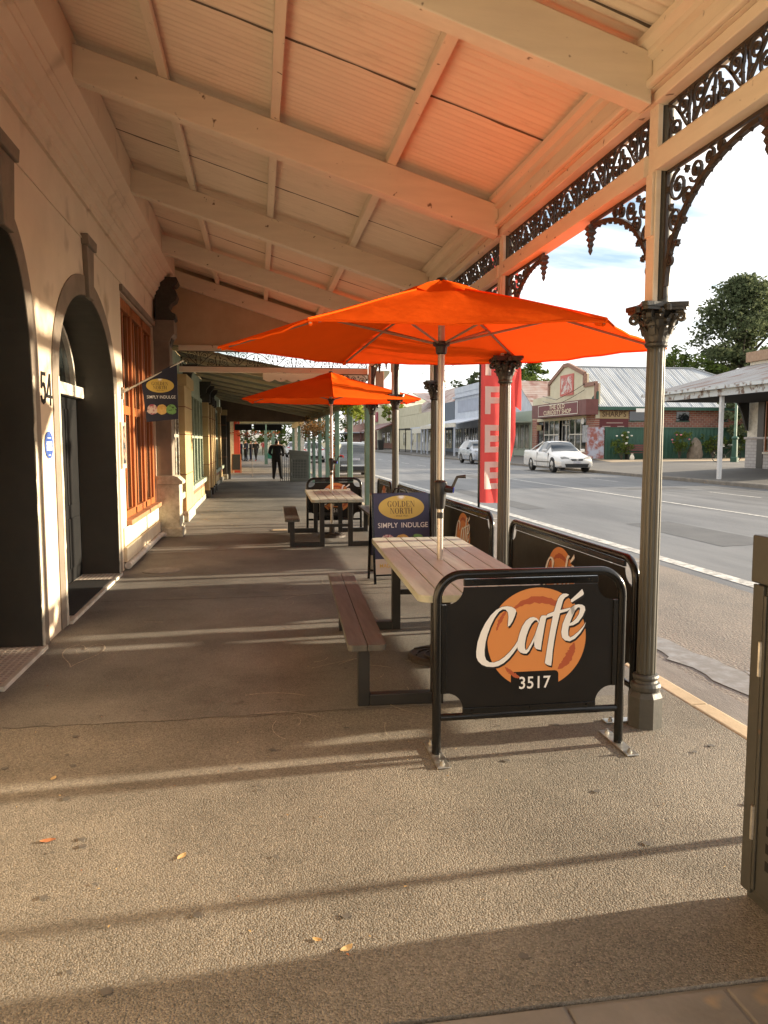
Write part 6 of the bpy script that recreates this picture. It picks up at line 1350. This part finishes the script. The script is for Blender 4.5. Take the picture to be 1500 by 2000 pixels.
# ---- corner house with rusty verandah at the right
ch = thing('corner_house', 'white brick corner building with rusty iron verandah at the right edge', 'building', (XF2, 25, G0), world=True)
MB().box(XF2, XF2 + 8, 26.6, 33.2, G0, 1.75).build('brick_base', M['whitebrick'], ch); MB().box(XF2 + .04, XF2 + 8, 26.64, 33.16, 1.75, 5.3).build('wall', M['white_trim'], ch)
MB().box(XF2 - .05, XF2 + 8, 26.55, 33.28, 1.72, 1.82).build('string_course', M['whitebrick'], ch); MB().box(XF2 - .1, XF2 + 8.1, 26.5, 33.3, 5.3, 5.75).build('brick_parapet', mat('tan_brick', (.36, .25, .17), (.28, .18, .12), 8, .85), ch)
MB().box(XF2 - .02, XF2 + .04, 31.9, 32.35, G0, 3.6).build('dark_pilaster', M['frame'], ch)
fwin(ch, 29.6, 31.7, 1.15, 3.4, XF2 - .03, M['timber'], 2, 1, .1, mat('warm_house_glass', (.12, .09, .05), (.05, .045, .035), 2, .1)); MB().box(XF2 - .12, XF2 + .03, 29.5, 31.8, 1.05, 1.14).build('window_sill', M['white_trim'], ch)
MB().prism([(XF2 - .02, 3.65), (XF2 - .75, 3.65), (XF2 - .6, 3.4), (XF2 - .35, 2.9), (XF2 - .2, 2.4), (XF2 - .1, 2.15), (XF2 - .02, 2.1)], XZ(33.0), 0, .12).build('verandah_bracket', M['frame'], ch)
yb, ya = 33.1, 23.4
pn_ = [(17.45, 3.72), (19.2, 4.18), (21.0, 4.66), (22.69, 5.12)]
rf = MB()
for (a, b) in zip(pn_[:-1], pn_[1:]): rf.hexa([(a[0], ya, a[1]), (b[0], ya, b[1]), (b[0], yb, b[1]), (a[0], yb, a[1]), (a[0], ya, a[1] + .03), (b[0], ya, b[1] + .03), (b[0], yb, b[1] + .03), (a[0], yb, a[1] + .03)])
rf.build('verandah_roof', M['rustroof'], ch)
pf_ = mat('flaking_pale_blue_paint', (.52, .55, .56), (.16, .10, .07), 3.5, .7, .4, 20, lo=.52, hi=.62)
MB().box(17.52, 17.64, ya, yb, 3.36, 3.70).build('verandah_fascia', pf_, ch); MB().prism([(17.64, 3.36), (22.6, 4.7), (22.6, 5.05), (17.64, 3.70)], XZ(yb), -.1, 0).build('end_barge', pf_, ch); MB().box(17.34, 17.5, ya, yb + .1, 3.62, 3.75).build('verandah_gutter', pf_, ch)
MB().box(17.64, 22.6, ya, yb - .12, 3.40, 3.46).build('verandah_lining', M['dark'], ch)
for y in (23.6, 27.45, 32.7): MB().box(17.62, 17.76, y - .07, y + .07, .12, 3.36).build('verandah_post', mat('pale_post_paint_%d' % y, (.62, .62, .62), (.52, .52, .52), 4, .6), ch, bevel=.015)
chm_ = MB().lathe([(.18, 0), (.18, 1.0), (.26, 1.02), (.26, 1.08), (.1, 1.2)], c=(27.5, 38.5, 5.2), n=12).build('flue', M['galv'], ch)
# ---- forecourt things
fe = thing('green_fence', 'dark green corrugated metal fence below the red brick wall', 'fence', (30, 49, .4), world=True)
for i in range(16):
    a = 23.2 + i * .84; n = 12; mb = MB()
    pts = [(a + .84 * k / n, 49.0 + (.018 if k % 4 in (1, 2) else 0)) for k in range(n + 1)]
    mb.ribbon(pts, XY(), .006, .39, 2.52).build('fence_sheet', M['greenpaint'], fe, recalc=False)
MB().box(23.15, 36.7, 48.97, 49.05, 2.50, 2.57).build('fence_rail', M['greenpaint'], fe)
MB().box(23.1, 23.25, 48.95, 49.1, .38, 2.6).build('fence_post', M['greenpaint'], fe)
bt = thing('billboard_panel', 'standing advertising panel with coloured figures at the end of the green fence', 'sign', (22.55, 49.3, .36), R(-20)); MB().box(-.55, .55, -.03, .03, .1, 2.2).build('panel', mat('coloured_print', (.40, .42, .5), (.28, .09, .07), 2.6, .5, lo=.42, hi=.58), bt); MB().box(-.6, .6, -.05, .05, 0, .1).build('panel_foot', M['concrete'], bt)
be = thing('park_bench', 'maroon slatted bench in front of the green fence', 'bench', (25.3, 48.35, .40))
for i in range(3): MB().box(-1.15, 1.15, -.25 + i * .15, -.13 + i * .15, .44, .48).build('seat_slat', M['maroon'], be)
for i in range(3): MB().box(-1.15, 1.15, .22 + .03 * i, .25 + .03 * i, .58 + .15 * i, .70 + .15 * i).build('back_slat', M['maroon'], be)
for x in (-.95, .95): MB().box(x - .04, x + .04, -.25, .2, 0, .44).build('leg', M['frame'], be); MB().bar((x, .2, .4), (x, .32, 1.02), .05, .05).build('back_post', M['frame'], be)
def rose(loc, h, r, label, seed, fl, n=9):
    rnd = random.Random(seed); t = thing('rose_bush', label, 'bush', loc, 0, 'rose bushes along the green fence'); st = MB(); lf = MB()
    for i in range(14):
        a = rnd.uniform(0, 6.28); rr = r * rnd.random() ** .5; z = h * rnd.uniform(.5, 1.0); e = (rr * math.cos(a), rr * math.sin(a), z)
        st.tube([(0, 0, 0), (e[0] * .4, e[1] * .4, z * .6), e], [.015, .01, .004], 5); leaves(lf, clump_pts(rnd, e, .22, 46), .13, rnd); leaves(lf, clump_pts(rnd, (e[0] * .6, e[1] * .6, z * .6), .25, 30), .13, rnd)
    st.build('stems', M['bark'], t); lf.build('foliage', M['leaf_mid'], t, recalc=False)
    for i in range(n):
        a = rnd.uniform(3.3, 6.1); f = MB(); c = (r * .8 * math.cos(a), r * .8 * math.sin(a), h * rnd.uniform(.55, 1.05))
        f.lathe([(.02, -.05), (.07, -.02), (.085, .02), (.05, .05), (.01, .055)], c=c, n=8); f.build('flower', fl, t, smooth=True)
wr, pr_ = mat('white_petals', (.7, .68, .6), rough=.6), mat('pink_petals', (.6, .2, .24), rough=.6)
rose((23.9, 48.2, .39), 1.75, .8, 'bushy rose with white flowers left of the maroon bench', 1, wr, 7)
rose((28.0, 48.1, .43), 1.9, .75, 'tall rose with pink flowers just right of the big fluted column', 2, pr_, 5)
rose((30.6, 48.3, .45), 1.6, .8, 'loose rose bush right of the standing stone', 3, wr, 3)
rose((32.3, 48.2, .46), 1.5, .7, 'rose bush behind the bicycle and white post', 4, pr_, 2)
rose((31.0, 42.6, .45), 1.7, .75, 'grassy grey green bush in front of the corner building', 5, wr, 0)
sn_ = MB(); rnd = random.Random(3); sn_.lathe([(.5, 0), (.52, .3), (.45, .8), (.33, 1.15), (.12, 1.42), (.02, 1.46)], n=12, rf=lambda i, j, t: 1 + .12 * math.sin(3 * t + i) + .06 * math.sin(7 * t + 2 * i))
so_ = sn_.build('standing_stone', mat('brown_boulder', (.20, .16, .12), (.12, .095, .07), 4, .9, .6, 9, bdist=.05), smooth=True); so_.location = (29.1, 48.0, .42); so_.scale = (1, .6, 1); tag(so_, 'upright brown boulder standing on gravel by the green fence', 'stone')
ft = MB().lathe([(.12, 0), (.16, .15), (.1, .32), (.06, .36), (.09, .42), (.02, .44)], n=12).build('garden_urn', M['white_trim'], smooth=True); ft.location = (24.15, 47.2, .39); tag(ft, 'small white urn at the foot of the white rose', 'urn')
lp = thing('street_lamp', 'green fluted lamp post standing on the gravel by the corner building', 'street lamp', (27.35, 41.0, .42))
MB().lathe([(.22, 0), (.22, .25), (.16, .3), (.15, 1.3), (.2, 1.36), (.2, 1.42), (.09, 1.5)], n=12).build('lamp_base', M['greenpaint'], lp); MB().tube([(0, 0, 1.45), (0, 0, 4.6)], [.085, .06], 12).build('lamp_post', M['green_post'], lp, smooth=True)
MB().lathe([(.06, 4.6), (.2, 4.75), (.25, 5.1), (.3, 5.15), (.05, 5.4)], n=8).build('lantern', M['white_print'], lp)
bk = thing('bicycle', 'old black bicycle leaning by the green lamp post', 'bicycle', (27.0, 41.25, .41), R(-4))
for x in (-.55, .55):
    w = MB().tube([(x + .34 * math.cos(R(t)), 0, .35 + .34 * math.sin(R(t))) for t in range(0, 360, 12)], .02, 6, closed=True).build('wheel', M['tyre'], bk); sp_ = MB()
    for q in range(8): sp_.tube([(x, 0, .35), (x + .33 * math.cos(R(45 * q)), 0, .35 + .33 * math.sin(R(45 * q)))], .004, 4)
    sp_.build('spokes', M['galv'], w)
fb2 = MB()
for a, b in (((-.55, 0, .35), (-.12, 0, .33)), ((-.12, 0, .33), (-.28, 0, .88)), ((-.55, 0, .35), (-.25, 0, .78)), ((-.12, 0, .33), (.36, 0, .82)), ((-.25, 0, .80), (.34, 0, .88)), ((.55, 0, .35), (.34, 0, .95))): fb2.tube([a, b], .018, 6)
fb2.build('frame', M['metal_black'], bk); MB().box(-.42, -.16, -.07, .07, .90, .95).build('saddle', M['white_print'], bk, bevel=.02); MB().tube([(.2, .25, 1.0), (.36, .12, 1.0), (.34, 0, .96), (.36, -.12, 1.0), (.2, -.25, 1.0)], .013, 6).build('handlebar', M['chrome'], bk)
MB().tube([(-.12 + .1 * math.cos(R(t)), .02, .33 + .1 * math.sin(R(t))) for t in range(0, 360, 20)], .008, 5, closed=True).build('chainring', M['galv'], bk)
ss = thing('street_sign', 'white street name blade on a thin post beside the big column', 'sign', (25.5, 47.2, .4))
MB().tube([(0, 0, 0), (0, 0, 3.6)], .035, 8).build('post', M['galv'], ss); MB().box(-1.15, 0.02, -.02, .02, 3.12, 3.36).build('sign_blade', M['white_print'], ss)
text('lettering', 'ROBERTS AV', .19, plane((-.57, -.021, 3.24), (1, 0, 0), (0, 0, 1)), M['navy'], bpy.data.objects[ss.children[-1].name], bold=.012, sx=.85) if False else None
ps2 = thing('parking_sign', 'slim parking sign pole at the kerb throwing the thin shadow across the foreground', 'sign', (2.48, 2.76, 0))
MB().tube([(0, 0, 0), (0, 0, 3.0)], .028, 10).build('pole', M['galv'], ps2); MB().box(-.11, .11, -.036, -.03, 2.55, 2.95).build('sign_plate', M['white_print'], ps2)
# ---- overhead wires
for i, (a, b, lab) in enumerate((((14, 44, 8.9), (20.6, 170, 8.6), 'upper overhead wire strung along the far side of the road'), ((14.3, 44, 8.0), (20.4, 170, 7.4), 'lower overhead wire strung along the far side of the road'))):
    p = [(a[0] + (b[0] - a[0]) * t / 16, a[1] + (b[1] - a[1]) * t / 16, a[2] + (b[2] - a[2]) * t / 16 - 1.2 * math.sin(math.pi * t / 16)) for t in range(17)]
    tag(MB().tube(p, .022, 5).build('power_line', M['metal_black']), lab, 'cable', 'overhead wires')
for i, z in enumerate((5.6, 5.2)): tag(MB().tube([(XF2 - .2, 59.2, z - .4), (XF2 - .35, 56, z - .85), (XF2 - .3, 53, z - .4), (XF2 - .2, 51.2, z)], .02, 5).build('service_cable', M['metal_black']), ['upper', 'lower'][i] + ' black service cable drooping across the cream gable', 'cable', 'service cables on the gable')
